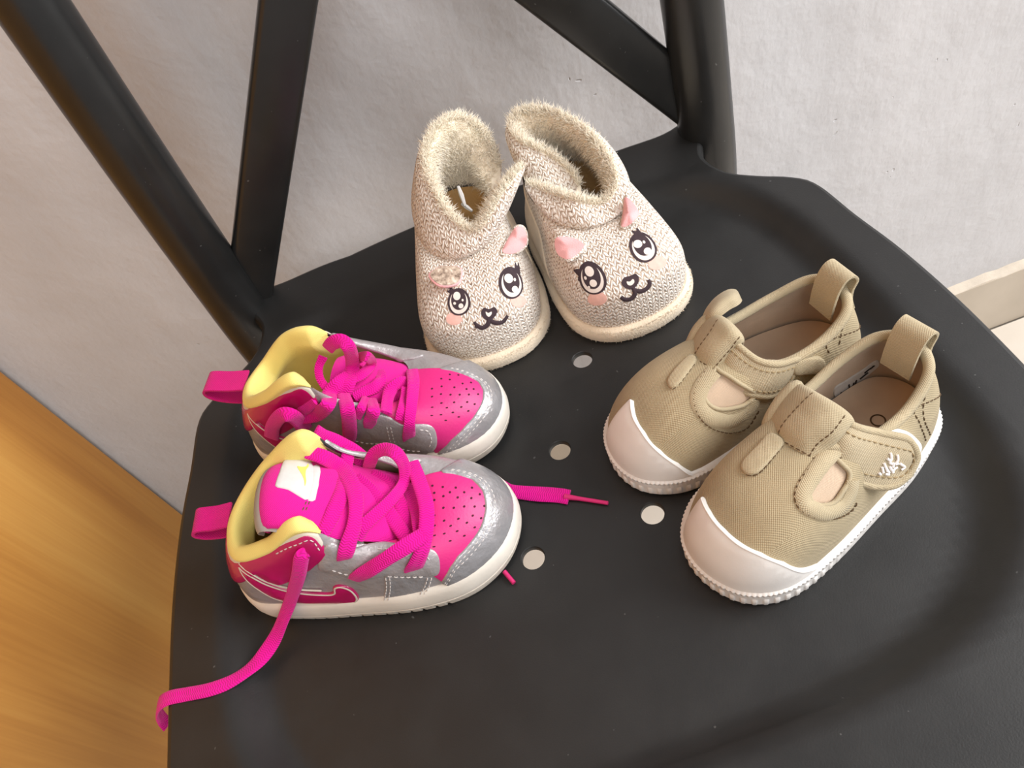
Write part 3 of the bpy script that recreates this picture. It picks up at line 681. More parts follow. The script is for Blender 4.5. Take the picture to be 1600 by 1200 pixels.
def pink_sole(out, root):
    def mod_o(li, z, q, arc, zz, ii):
        if li <= 2:
            f = ((arc/.62) % 1 < .26) & (q[:, 0] > 2.2) & (q[:, 0] < 10.6); zz = np.where(f, .24, zz); ii = np.where(f, ii+.07, ii)
        return zz+spring(q, 10, .35)*(1-z/2.0), ii
    def mod_m(li, z, q, arc, zz, ii): return zz+spring(q, 10, .35)*(1-z/2.0), ii
    a = sole_band('outsole', out, [(0, .35), (.03, .12), (.28, .03), (.62, -.02), (.72, .05)], M['tread'], root, 640, mod_o)
    m = sole_band('midsole', out, [(.70, .06), (.74, -.02), (.95, -.06), (1.5, -.03), (1.85, .04), (1.98, .16), (2.0, .34), (1.9, .6)], M['midsole'], root, 360, mod_m, cap=False)
    return m
def rim_pad(name, S, t0, t1, m, parent, r=.32, over=.12, n=90, label=None, zin=2.2):
    """padded collar: over the rim and down the inside"""
    t = np.linspace(t0, t1, n); R = S.P(t, np.full(n, 1.0)); lo = S.P(t, np.full(n, .45)); base = S.P(t, np.full(n, .05))
    tt = np.gradient(R, axis=0); o = np.stack([-tt[:, 1], tt[:, 0], 0*tt[:, 0]], 1); o /= np.maximum(np.linalg.norm(o, axis=1, keepdims=True), 1e-9)
    z = np.array([0, 0, 1.0]); e = np.minimum(1, np.minimum(np.arange(n), np.arange(n)[::-1])/6.0)[:, None]*.85+.15
    k = [R+o*(over)*e-z*(.30)*e, R+o*(over+.06)*e+z*(.02), R+z*r*e*.9-o*(r*.45)*e, R+z*r*.75*e-o*(r*1.35)*e, R-o*(r*2.1)*e-z*.25*e, R-o*(r*2.2)*e-z*.9*e,
         lo-o*.45, base-o*.4]
    k = np.stack(k); v = np.linspace(0, 1, 30); P = np.stack([cr_open(k[:, i], v) for i in range(n)], 1)
    b = MB(); b.grid(P, False); return b.build(name, m, parent, box=True, label=label)
def solid_sheet(name, S, th, m, parent, nu=22, nv=44, v0=0, v1=1, label=None):
    t = np.linspace(0, 1, nu); v = np.linspace(v0, v1, nv); T, V = np.meshgrid(t, v); P = S.P(T, V); N = S.N(T, V)
    e = np.sqrt(np.clip(1-(2*np.abs(T-.5))**6, .02, 1))[..., None]
    A = P+N*th/2*e; B = (P-N*th/2*e)[:, ::-1]; G = np.concatenate([A, B], 1); b = MB(); b.grid(G, True)
    k = 2*nu; b.F.append(tuple(range(k))[::-1]); b.F.append(tuple((nv-1)*k+i for i in range(k)))
    return b.build(name, m, parent, box=True, label=label, sharp=60)
def circ_ts(S, c, r, n=10, off=0):
    sc = scale_ts(S, c); return [(c[0]+r/sc[0]*math.cos(a), c[1]+r/sc[1]*math.sin(a)) for a in np.linspace(0, 2*np.pi, n, endpoint=False)]
def flip_t(pts, about=2.0): return [(about-t, s) for t, s in pts]
def pull_tab(root, pts, m, w, name='pull_tab'):
    P = smooth_path(pts, 40); T = np.gradient(P, axis=0); T /= np.linalg.norm(T, axis=1, keepdims=True); S = np.array([0, 1.0, 0]); U = np.cross(S, T)
    prof = [(-1, 0), (-.96, 1), (.96, 1), (1, 0), (.96, -1), (-.96, -1)]
    G = np.stack([P+S*a*w/2+U*b*.07 for a, b in prof], 1); b = MB(); b.grid(G, True); k = 6; b.F.append(tuple(range(k))[::-1]); b.F.append(tuple(39*k+i for i in range(k)))
    return b.build(name, m, root, box=True, sharp=50)
DOTS = [(0.4797, 0.8774), (0.488, 0.8006), (0.4934, 0.7024), (0.4947, 0.5693), (0.4983, 0.871), (0.5025, 0.7519), (0.5047, 0.6392), (0.5078, 0.5069), (0.5094, 0.8034), (0.5149, 0.6931), (0.5163, 0.5812), (0.5147, 0.8743), (0.5345, 0.7176), (0.5322, 0.6344), (0.5313, 0.5467), (0.5281, 0.459), (0.5333, 0.7998), (0.5475, 0.8621), (0.5598, 0.7678), (0.5552, 0.6569), (0.5473, 0.5456), (0.5495, 0.4621), (0.5611, 0.5723), (0.5718, 0.8262), (0.5706, 0.6927), (0.567, 0.4842), (0.5801, 0.6093), (0.5967, 0.7539), (0.5893, 0.6944), (0.5861, 0.5212), (0.6017, 0.591), (0.6215, 0.6486)]
def common_pink(nm, out, root, tongue_from, mirror):
    S = SHAPES[nm+'_upper']
    pink_sole(out, root)
    shell('upper', S, M['silver'], root, 140, 30)
    shell('inner_lining', S, M['lining'], root, 100, 16, off=-.18, rev=True, s1=.97)
    inner_floor('insole', out, 1.9, .45, M['insole'], root)
    rim_pad('collar_lining', S, 10.55/14, 1+3.45/14, M['yellow'], root, label='pale yellow padded collar lining')
    ts = np.linspace(10.7/14, 1+3.3/14, 30)
    patch('collar_band', S, [(t, .93) for t in ts]+[(t, .80) for t in ts[::-1]], M['cream_edge'], root, off=.10, step=.4, curve=False)
    return S
def extra_pink(nm, S, root, edge, near_end, far_end, dots):
    """toe box, toe guard and their stitching; edge = (t, s) along the toe seam, near to far"""
    big = [(t+(0 if .45 < t < .55 else (.0)), s-.10) for t, s in edge]
    thr = [(t, .985) for t in np.linspace(edge[-1][0]-.0, edge[0][0], 9)]
    tb = patch('toe_box', S, big+thr, M['pink'], root, off=.06, step=.4, curve=False)
    mb = MB()
    for d in dots: decal(mb, S, circ_ts(S, d, .055, 6), .068, 1)
    mb.build('perforation', M['hole'], tb, kind='stuff')
    guard = list(edge)+[(far_end, .0), (.55, 0), (.5, 0), (.45, 0)][:1]+[(x, 0.0) for x in np.linspace(far_end, near_end, 14)[1:]]
    g = patch('toe_guard', S, guard, M['silver_dark'], root, off=.13, step=.4, curve=False, label='shiny silver toe guard')
    e = np.array(edge); sh = lambda d: [(t, s-d*(1 if .36 < t < .64 else .6)) for t, s in e]
    stitches(S, [sh(.035), sh(.075)], M['stitch'], g, off=.13)
pf = tag(empty('sneaker', 'pf'), 'front pink sneaker with its tongue up and a lace hanging off the seat', 'sneaker', 'pair of pink sneakers')
S = common_pink('pf', PINK_OUT, pf, 0, False)
EDGE = [(0.6686, 0.1488), (0.6581, 0.2156), (0.6433, 0.3022), (0.6222, 0.3761), (0.5919, 0.4072), (0.5594, 0.4194), (0.5296, 0.4322), (0.4987, 0.4661), (0.4732, 0.5382), (0.4565, 0.6683), (0.4481, 0.7627)]
extra_pink('pf', S, pf, EDGE, .665, .36, DOTS)
# near eyestay, side panel, heel panel, curved side mark
ey = [(0.7503, 0.8547), (0.7346, 0.7965), (0.7098, 0.8752), (0.6795, 0.9673), (0.6535, 0.9621), (0.6435, 0.7715), (0.6323, 0.6523), (0.6353, 0.5537), (0.6485, 0.4291), (0.6635, 0.3047), (0.6721, 0.3195), (0.6899, 0.3842), (0.7164, 0.4372), (0.7497, 0.3773), (0.7665, 0.4488), (0.7855, 0.5181)]
e_ = patch('eyestay', S, ey, M['silver'], pf, off=.11)
stitches(S, [[(0.7708, 0.4975), (0.7557, 0.4461), (0.7315, 0.4832), (0.7113, 0.4969)], [(0.713, 0.4221), (0.698, 0.3811), (0.6741, 0.3148)], [(0.6811, 0.8726), (0.6594, 0.8088), (0.6457, 0.595), (0.6549, 0.4678)]], M['stitch'], e_, off=.125)
sp_ = patch('side_panel', S, [(0.7141, 0.4459), (0.6899, 0.3842), (0.6678, 0.3125), (0.6877, 0.147), (0.7119, 0.0056), (0.7333, 0.0056), (0.7452, 0.0111)], M['silver_dark'], pf, off=.07, curve=False)
stitches(S, [[(0.7168, 0.405), (0.7296, 0.2238), (0.7455, 0.0191)], [(0.7126, 0.3993), (0.7257, 0.2189), (0.7418, 0.0138)], [(0.6758, 0.2956), (0.6962, 0.114), (0.7119, 0.0056)], [(0.6723, 0.2804), (0.6926, 0.0995), (0.7095, 0.0111)]], M['stitch'], sp_, off=.14)
patch('eyestay', S, [(t, .99) for t in np.linspace(.255, .40, 8)]+[(t, .80) for t in np.linspace(.40, .255, 8)], M['silver'], pf, off=.11)
up_ = [(0.7671, 0.6978), (0.7662, 0.7897), (0.7704, 0.8904), (0.7774, 0.915), (0.7982, 0.8811), (0.8398, 0.933), (0.8823, 0.9587)]; lw_ = [(.95, .50)]+[(0.8848, 0.7299), (0.868, 0.5468), (0.8531, 0.4614), (0.8094, 0.5074), (0.799, 0.5317), (0.7771, 0.6186)]
heel = up_+[(.95, .86), (1.0, .86)]+flip_t(([*up_]+[(.95, .86)])[::-1])+flip_t(lw_[::-1])+lw_
hp_ = patch('heel_panel', S, heel, M['magenta'], pf, off=.12, curve=False, label='glossy magenta heel panel')
stitches(S, [[(0.7703, 0.7511), (0.7744, 0.8689), (0.7982, 0.8413), (0.8387, 0.8814)]], M['stitch'], hp_, off=.13)
mb = MB(); decal(mb, S, circ_ts(S, [(0.7932, 0.7193)][0], .13), .135, 1); mb.build('eyelet', M['hole'], hp_)
SW = [(0.9158, 0.8629), (0.8924, 0.6825), (0.8724, 0.5018), (0.8528, 0.3738), (0.8268, 0.2549), (0.8019, 0.1882), (0.7894, 0.1896), (0.784, 0.256), (0.7755, 0.2678), (0.7685, 0.2196), (0.7683, 0.1238), (0.7733, 0.0573), (0.7829, 0.0358), (0.8049, 0.0613), (0.8328, 0.0985), (0.8537, 0.147), (0.8733, 0.2478), (0.8896, 0.4562), (0.9048, 0.666)]
sw = patch('side_mark', S, SW, M['magenta'], pf, off=.12, label='magenta curved tick mark')
cord(S, SW+SW[:1], .055, M['cream_edge'], sw, 'piping', off=.08, n=110)
cord(S, [(t, s+.06) for t, s in SW[:6]], .05, M['cream_edge'], sw, 'piping', off=.08, n=60)
# tongue with its label
TG = SHAPES['pf_tongue']; tg = solid_sheet('tongue', TG, .38, M['tongue'], pf)
TI = [(x-.30, w_*1.02, z-.05) for x, w_, z in TONGUE[2:]]
solid_sheet('tongue_lining', tongue_sheet(TI), .2, M['grey_cloth'], tg)
lab = patch('label', TG, [(0.9944, 0.6222), (0.9944, 0.5556), (0.9348, 0.4768), (0.7953, 0.4385), (0.5883, 0.4278), (0.367, 0.4447), (0.3979, 0.4762), (0.4767, 0.5565), (0.5169, 0.6554), (0.7347, 0.6384), (0.9488, 0.6446)], M['label_white'], tg, off=.23, curve=False, step=.3)
patch('label', TG, [(0.8206, 0.4315), (0.8496, 0.4162), (0.7416, 0.4044), (0.5519, 0.4035), (0.3686, 0.4148), (0.362, 0.4353), (0.5195, 0.4224), (0.6755, 0.4203)], M['label_white'], tg, off=.22, curve=False, step=.3)
mb = MB(); decal(mb, TG, [(0.795, 0.5292), (0.784, 0.5006), (0.7988, 0.474), (0.8474, 0.4685), (0.8016, 0.4594), (0.7444, 0.468), (0.6635, 0.4649), (0.5805, 0.4563), (0.5174, 0.4606), (0.5871, 0.4672), (0.66, 0.4837), (0.7391, 0.5128)], .245, 2); mb.build('emblem', M['logo_yellow'], lab)
stitches(TG, [[(0.3431, 0.448), (0.2569, 0.4665), (0.1742, 0.4895)], [(0.3477, 0.4323), (0.2617, 0.4493), (0.1794, 0.4701)]], M['stitch_brown'], tg, off=.2)
pull_tab(pf, [(1.7,.75,4.9),(1.2,.75,4.8),(.35,.75,5.0),(-.05,.75,5.4),(.2,.75,5.75),(1.0,.75,5.6),(1.75,.75,5.6)], M['tab'], 1.3)
K = ['pf_upper', 'pf_tongue']
PL = [
 ([(6.75, 2.62, 7.5), (6.96, 2.68, 6.9), (7.37, 2.61, 6.3), (7.84, 2.36, 5.8), (8.11, 2.16, 5.1)], .85),
 ([(6.34, 1.82, 7.3), (6.97, 1.56, 7.0), (7.34, 1.43, 6.27), (7.88, 0.58, 6.21), (8.17, -0.44, 6.13), (8.05, -1.46, 5.93), (7.69, -2.19, 5.68), (7.36, -2.53, 5.29), (6.99, -2.43, 4.68)], .8),
 ([(7.83, 2.32, 6.2), (7.57, 1.48, 5.98), (7.6, 0.11, 6.28), (7.3, -0.98, 6.38), (6.82, -1.81, 6.32), (6.57, -1.96, 6.13)], .75),
 ([(7.97, 0.9, 5.73), (8.43, 0.47, 5.45), (8.91, -0.24, 5.13), (9.33, -0.99, 4.7), (9.82, -1.9, 4.39)], .75),
 ([(8.46, 1.31, 5.17), (9.1, 0.85, 4.84), (9.61, -0.17, 4.68), (9.95, -1.33, 4.24), (10.27, -2.26, 4.38)], .75),
 ([(8.01, 1.98, 4.5), (8.49, 1.79, 5.4), (8.96, 1.81, 6.0), (9.6, 1.67, 6.3), (10.14, 1.27, 6.3), (10.18, 1.06, 5.48), (9.9, 0.61, 4.93), (9.47, -0.3, 5.27), (8.86, -1.02, 5.52), (8.32, -1.52, 5.61), (7.89, -1.92, 5.4)], .7),
 ([(10.35, 1.59, 4.99), (10.64, 0.54, 4.87), (10.9, -0.76, 4.83), (10.79, -1.74, 4.64), (10.51, -2.58, 4.43), (10.05, -2.9, 3.92), (9.69, -2.89, 3.43), (9.43, -2.81, 2.96)], .85),
 ([(9.89, 0.82, 4.41), (10.28, -0.44, 4.41), (10.43, -1.58, 4.5), (10.25, -2.48, 4.35)], .75),
 ([(10.74, -2.19, 4.88), (10.17, -2.57, 5.07), (9.46, -2.88, 5.09), (8.63, -3.03, 4.81), (7.99, -3.04, 4.46), (7.49, -2.98, 4.11), (7.05, -2.83, 3.66)], .8),
]
for i, (p, wd) in enumerate(PL): lace('lace', p, M['lace'], pf, wd*.9, up=[(.45, -.55, .7)] if i < 8 else [(.25, -.45, .85), (.1, -.75, .65), (.1, -.85, .5)])
lace('lace', [(5.91, -2.33, 5.99), (5.71, -2.56, 5.96), (5.02, -2.73, 4.86)]+[(3.67, -2.66, 2.9), (2.69, -2.93, 1.7), (1.83, -3.5, 0.9), (0.99, -4.34, 0.75), (0.03, -5.0, 0.95), (-0.96, -5.29, 1.15), (-2.25, -5.28, 1.15), (-3.03, -5.27, 1.15), (-3.67, -5.31, 0.9), (-4.27, -5.36, 0.2), (-4.55, -5.48, -0.5), (-4.51, -5.69, -1.0)], M['lace'], pf, .72, n=120, label='long loose lace hanging over the seat edge',
     up=[(.2,-.9,.35),(.2,-.9,.4),(.2,-.8,.5),(.2,-.6,.75),(.1,-.3,.95),(0,-.6,.8),(0,.2,1),(0,0,1),(0,0,1),(0,0,1),(-.3,0,1),(-.8,0,.5),(-1,0,.1),(-.9,0,-.2)])
b = MB(); tube(b, [(13.04, -2.36, 0.25), (13.41, -2.98, 0.14)], .11, 8); b.build('aglet', M['aglet'], pf)
# back sneaker
pb = tag(empty('sneaker', 'pb'), 'back pink and silver sneaker with an open yellow collar, behind the front one', 'sneaker', 'pair of pink sneakers')
S = common_pink('pb', PB_OUT, pb, 0, True)
EDGE = [(0.6519, 0.0513), (0.643, 0.0894), (0.6345, 0.1221), (0.6142, 0.2076), (0.5809, 0.2925), (0.5495, 0.3199), (0.5227, 0.3281), (0.4993, 0.3503), (0.4804, 0.4059), (0.4711, 0.5149), (0.4626, 0.651), (0.4603, 0.7305)]
extra_pink('pb', S, pb, EDGE, .665, .36, [(0.5257, 0.7856), (0.4949, 0.7351), (0.5171, 0.7188), (0.4947, 0.6681), (0.514, 0.6189), (0.4995, 0.5608), (0.5111, 0.5179), (0.4909, 0.4873), (0.5365, 0.7003), (0.5333, 0.6265), (0.5282, 0.5564), (0.5219, 0.4834), (0.5141, 0.4044), (0.5583, 0.6519), (0.5483, 0.5656), (0.5387, 0.467), (0.5368, 0.3966), (0.5766, 0.6778), (0.5658, 0.5817), (0.5531, 0.4862), (0.5873, 0.5509), (0.5715, 0.5052), (0.555, 0.4089), (0.5982, 0.5852), (0.575, 0.4285), (0.5942, 0.4648), (0.5467, 0.7557), (0.4788, 0.6701), (0.4769, 0.5983), (0.5058, 0.4563)])
ey = [(0.7394, 0.4773), (0.7024, 0.6041), (0.6669, 0.7181), (0.6581, 0.6588), (0.6558, 0.532), (0.6335, 0.5033), (0.6224, 0.453), (0.6282, 0.345), (0.6464, 0.1725), (0.6624, 0.1067), (0.6881, 0.0987), (0.7047, 0.1526), (0.7255, 0.1806), (0.7495, 0.1907), (0.7613, 0.231)]
e_ = patch('eyestay', S, ey, M['silver'], pb, off=.11)
stitches(S, [[(0.7567, 0.2533), (0.7347, 0.2273), (0.7066, 0.2502)], [(0.6783, 0.5195), (0.695, 0.3162), (0.7038, 0.1531)], [(0.6724, 0.5221), (0.6893, 0.3196), (0.6983, 0.1557)], [(0.6983, 0.1858), (0.68, 0.1422), (0.6633, 0.1394)], [(0.6382, 0.4448), (0.6312, 0.4078), (0.6387, 0.2947), (0.6547, 0.1742)]], M['stitch'], e_, off=.125)
patch('side_panel', S, [(0.7066, 0.1518), (0.6881, 0.0987), (0.6632, 0.0967), (0.6762, 0.0056), (0.6976, 0.0056), (0.719, 0.0056)], M['silver_dark'], pb, off=.07, curve=False)
patch('eyestay', S, [(t, .99) for t in np.linspace(.255, .40, 8)]+[(t, .80) for t in np.linspace(.40, .255, 8)], M['silver'], pb, off=.14)
patch('heel_panel', S, heel, M['magenta'], pb, off=.12, curve=False, label='glossy magenta heel panel')
SW = [(1-t, s) for t, s in [(0.9158, 0.8629), (0.8924, 0.6825), (0.8724, 0.5018), (0.8528, 0.3738), (0.8268, 0.2549), (0.8019, 0.1882), (0.7894, 0.1896), (0.784, 0.256), (0.7755, 0.2678), (0.7685, 0.2196), (0.7683, 0.1238), (0.7733, 0.0573), (0.7829, 0.0358), (0.8049, 0.0613), (0.8328, 0.0985), (0.8537, 0.147), (0.8733, 0.2478), (0.8896, 0.4562), (0.9048, 0.666)]]
for q in (SW, [(1-t, s) for t, s in SW]):
    sw = patch('side_mark', S, q, M['magenta'], pb, off=.12, label='magenta curved tick mark'); cord(S, q+q[:1], .055, M['cream_edge'], sw, 'piping', off=.08, n=110)
solid_sheet('tongue', SHAPES['pb_tongue'], .34, M['tongue'], pb)
pull_tab(pb, [(1.7,.35,4.8),(1.1,.35,4.7),(.1,.35,5.0),(-.5,.35,5.5),(-.3,.35,6.0),(.8,.35,5.8),(1.75,.35,5.7)], M['tab'], 1.35)
PL = [
 ([(6.93, 0.08, 7.0), (6.63, -0.33, 6.7), (6.65, -0.79, 6.4), (6.91, -1.2, 6.1)], .5),
 ([(7.34, 0.17, 7.4), (7.89, 0.03, 7.9), (8.42, -0.03, 8.0), (8.68, -0.22, 7.6), (8.1, 0.05, 6.08), (8.02, -0.89, 5.94), (7.72, -1.4, 5.68)], .75),
 ([(8.02, 0.54, 5.54), (8.05, 1.03, 5.5), (9.34, -0.32, 7.0), (8.77, 0.59, 5.43), (8.54, -0.24, 5.68), (8.04, -0.7, 5.85), (7.6, -0.97, 5.76)], .65),
 ([(7.97, -0.55, 5.99), (7.58, -1.11, 6.16), (7.22, -1.59, 6.08), (7.64, -2.78, 6.69), (6.68, -2.66, 5.95), (5.67, -2.55, 5.71)], .85),
 ([(7.85, -1.58, 5.89), (8.36, -2.7, 6.06), (7.97, -2.81, 4.93), (7.38, -2.68, 3.69), (6.63, -2.44, 2.55)], .8),
 ([(3.17, -2.44, 4.18), (4.22, -2.84, 5.68), (5.34, -3.11, 6.76), (5.8, -3.11, 6.61), (5.69, -2.87, 5.73), (5.41, -2.57, 4.66)], .8),
 ([(6.88, -2.44, 6.79), (6.09, -2.5, 6.21), (5.38, -2.51, 5.71)], .7),
 ([(10.52, 0.78, 4.3), (10.9, -0.48, 4.68), (11.03, -1.78, 4.8), (10.94, -2.71, 4.5), (10.59, -2.84, 3.63), (10.25, -2.63, 2.9)], .7),
 ([(10.44, -0.11, 4.5), (10.07, -0.48, 4.84), (9.77, -1.09, 4.9), (9.92, -2.45, 5.15)], .72),
 ([(10.53, -0.69, 4.7), (10.56, -1.34, 4.71), (10.61, -2.17, 4.88), (10.43, -2.57, 4.62)], .55),
 ([(8.91, 0.55, 4.82), (9.18, -0.05, 4.89), (9.05, -0.62, 5.02), (8.56, -0.99, 5.17), (8.08, -1.38, 5.25)], .68),
 ([(8.63, -1.3, 5.04), (8.94, -2.41, 5.76), (8.44, -2.59, 5.25)], .6),
 ([(8.84, -1.31, 4.9), (9.46, -2.48, 5.54), (9.1, -2.64, 5.03), (8.69, -2.56, 4.26)], .72),
]
for p, wd in PL: lace('lace', p, M['lace'], pb, wd*.92, up=[(.45, -.55, .7)])
lc = lace('lace', [(14.0, -3.83, 0.2), (14.88, -4.44, 0.2), (15.72, -4.66, 0.18), (16.53, -4.8, 0.16), (17.41, -4.95, 0.16), (17.96, -5.12, 0.18)], M['lace'], pb, .8, th=.13, n=40, label='loose lace end lying on the seat', taper=False)
b = MB(); tube(b, [(17.73, -5.06, 0.17), (18.45, -5.22, 0.14), (19.85, -5.59, 0.13)], [.16, .11, .10], 8); b.build('aglet', M['aglet'], lc)

# ---------------------------------------------------------------- khaki canvas shoes
def tan_sole(out, root):
    q0 = resample(cr_per(np.asarray(out, float), np.linspace(0, 1, 400, endpoint=False)), .1, True)
    def mod(li, z, q, arc, zz, ii):
        toe = np.clip((q[:, 0]-8.0)/2.0, 0, 1)
        if 3 <= li <= 4: ii = ii-.06*np.clip(.35+1.2*np.sin(2*np.pi*arc/.46), 0, 1)*(.2+.8*toe)
        if 8 <= li <= 9: ii = ii-.05*np.abs(np.sin(np.pi*arc/.21))
        if li == 6: ii = ii-.035*(((arc/.46+.5) % 1) < .5)*(1-toe)
        return zz+.18*np.clip((q[:, 0]-9.8)/4, 0, 1)**2*(1-z/2.4), ii
    lv = [(0, .28), (.04, .10), (.16, .05), (.24, .05), (.62, .05), (.70, .05), (.80, .03), (1.02, .05), (1.10, .01), (1.26, 0), (1.36, .07), (1.42, .2), (1.4, .4), (1.2, .55)]
    return sole_band('sole', out, lv, M['rubber'], root, 1100, mod)
def strap_edge(S, r, m, parent, name='edge_binding', off=0.05, sides=('near',)):
    mb = MB(); n = 60; a = np.linspace(0, 1, n)
    path = [(t, 0.0) for t in np.linspace(0, 1, 24)]+[(1.0, s) for s in np.linspace(.12, .88, 8)]+[(t, 1.0) for t in np.linspace(1, 0, 24)]
    p = np.array(path); P = S.P(p[:, 0], p[:, 1])+S.N(p[:, 0], p[:, 1])*off; N = S.N(p[:, 0], p[:, 1])
    tube(mb, P, r, 8, flat=.8, up=N); return mb.build(name, m, parent, box=True)
def heel_loop(root, pts, wd, m):
    return pull_tab(root, pts, m, wd, 'heel_loop')
def tan_shoe(nm, out, root, cap, opening, collar_t):
    S = SHAPES[nm+'_upper']
    sole = tan_sole(out, root)
    up = shell('upper', S, M['canvas'], root, 340, 84, cut=[opening])
    cord(S, list(opening)+[opening[0]], .10, M['binding'], up, 'cut_edge', off=-.04, n=80)
    shell('inner_lining', S, M['lining'], root, 110, 18, off=-.16, rev=True, s1=.98)
    inner_floor('insole', out, 1.55, .5, M['insole'], root)
    tc = patch('toe_cap', S, cap+[(x, 0.0) for x in np.linspace(cap[-1][0], cap[0][0], 16)], M['rubber'], root, off=.16, step=.35, curve=False)
    cord(S, cap, .045, M['rubber'], tc, 'cap_rim', off=.14, n=70)
    t = np.linspace(collar_t[0], collar_t[1], 70)
    rb = cord(S, [(x, .985) for x in t], .24, M['binding'], root, 'collar_binding', n=120, flat=1.0)
    stitches(S, [[(x, .90) for x in t]], M['stitch_brown'], rb, off=.03, dash=.17, gap=.08, r=.028)
    return S
# front shoe
tr = tag(empty('canvas_shoe', 'tr'), 'front khaki canvas toddler shoe with white embroidery on its strap', 'shoe', 'pair of khaki canvas shoes')
CUT = [(0.3521, 0.9403), (0.3574, 0.8451), (0.3671, 0.7608), (0.3663, 0.6985), (0.3529, 0.6372), (0.3276, 0.5887), (0.3055, 0.5644), (0.2923, 0.6139), (0.2827, 0.6827), (0.2894, 0.7803), (0.3232, 0.9024)]
S = tan_shoe('tr', TAN_OUT, tr, [(0.3119, 0.0056), (0.335, 0.0927), (0.3781, 0.2696), (0.4186, 0.3514), (0.4592, 0.38), (0.4935, 0.3996), (0.5384, 0.4019), (0.5743, 0.3859)], CUT, (.70, 1.40))
cb = cord(S, [(0.3322, 0.9669), (0.3594, 0.8842), (0.3777, 0.7875), (0.3838, 0.7101), (0.3703, 0.6414), (0.3428, 0.5791), (0.3103, 0.5002), (0.2862, 0.4741), (0.2754, 0.5513), (0.2758, 0.6634)], .34, M['binding'], tr, 'cutout_binding', off=.0, n=70, flat=.42)
stitches(S, [[(0.3798, 0.9046), (0.401, 0.8053), (0.4044, 0.7225), (0.3896, 0.6471), (0.3581, 0.5728), (0.3211, 0.486), (0.2894, 0.3918), (0.2668, 0.3612), (0.2597, 0.4447)]], M['stitch_brown'], cb, off=.06, dash=.19, gap=.08, r=.032)
sl = patch('cutout_binding', S, [(0.5605, 0.6975), (0.5479, 0.6836), (0.5303, 0.6929), (0.5183, 0.7178), (0.5152, 0.7541), (0.5184, 0.8214), (0.5284, 0.889), (0.5622, 0.8855), (0.5864, 0.8593), (0.5728, 0.7975)], M['binding'], tr, off=.16, step=.25)
stitches(S, [[(0.5303, 0.6804), (0.5121, 0.7082), (0.5056, 0.7521), (0.509, 0.8254), (0.5176, 0.8933)]], M['stitch_brown'], sl, off=.05, dash=.19, gap=.07, r=.03)
def loop_and_strap(nm, root):
    L, T = SHAPES[nm+'_loop'], SHAPES[nm+'_strap']
    lp = solid_sheet('strap_loop', L, .26, M['binding'], root, 24, 40)
    st = solid_sheet('strap', T, .28, M['twill'], root, 18, 44)
    strap_edge(T, .17, M['binding'], st)
    stitches(T, [[(t, .2) for t in np.linspace(.05, .86, 12)]+[(.91, .3), (.93, .5), (.91, .7)]+[(t, .8) for t in np.linspace(.86, .05, 12)]], M['stitch_tan'], st, off=.16, dash=.2, gap=.07, r=.04)
    stitches(L, [[(.24, v) for v in np.linspace(.0, .66, 10)], [(.76, v) for v in np.linspace(.0, .66, 10)], [(t, .02) for t in np.linspace(.1, .95, 8)]], M['stitch_brown'], lp, off=.14, dash=.19, gap=.06, r=.032)
    # roll of doubled cloth on the far side, with its crease lines
    mb = MB(); P = L.P(np.full(24, .0), np.linspace(.0, .72, 24)); tube(mb, P+np.array([0, 0, -.18]), np.interp(np.arange(24), [0, 5, 18, 23], [.22, .34, .36, .28]), 10); mb.build('folded_edge', M['binding'], lp, box=True)
    return lp, st, T
lp, st, T = loop_and_strap('tr', tr)
patch('hook_tape', S, [(0.2238, 0.9791), (0.2031, 0.956), (0.18, 0.7902), (0.1644, 0.583), (0.1533, 0.3361), (0.1634, 0.278), (0.1926, 0.634)], M['velcro_white'], tr, off=.22, step=.3, label='white edge of the hook tape under the strap')
mb = MB()
for path in ([(0.5519, 0.7274), (0.5755, 0.7575)], [(0.5663, 0.6116), (0.5955, 0.7168)], [(0.5727, 0.5308), (0.616, 0.6361), (0.6536, 0.7024)], [(0.606, 0.3174), (0.6339, 0.4095), (0.627, 0.4959), (0.6571, 0.5107)], [(0.5892, 0.4301), (0.6207, 0.457)],
             [(0.6854, 0.3186), (0.7054, 0.4031), (0.6903, 0.4961), (0.7229, 0.4684)], [(0.7373, 0.4635), (0.8037, 0.5383), (0.7759, 0.6152)], [(0.6398, 0.5742), (0.6805, 0.6562), (0.6989, 0.5951), (0.7221, 0.559)], [(0.678, 0.6834), (0.6981, 0.6787)], [(0.6185, 0.7359), (0.6595, 0.7389)], [(0.6745, 0.5749), (0.6726, 0.475)], [(0.614, 0.6236), (0.6302, 0.6833)]):
    stroke(mb, T, path, .055, off=.17, n=10, flat=.8)
mb.build('embroidery', M['thread_white'], st)
stitches(S, [[(0.0167, 0.0444), (0.1352, 0.878), (0.1424, 0.633), (0.1296, 0.1814)], [(0.1045, 0.9282), (0.1263, 0.7931), (0.1313, 0.5505), (0.1158, 0.1211)], [(0.2167, 0.8572), (0.1885, 0.8748), (0.1585, 0.9548), (0.131, 0.9944)]], M['stitch_brown'], tr, off=.03, dash=.22, gap=.1, r=.03)
heel_loop(tr, [(2.2,.1,4.3),(2.1,.1,5.1),(1.9,.1,5.9),(1.6,.1,6.35),(1.2,.1,6.4),(.95,.1,6.0),(1.15,.1,5.5),(1.15,.1,4.9),(.95,.1,4.2)], 1.45, M['binding'])
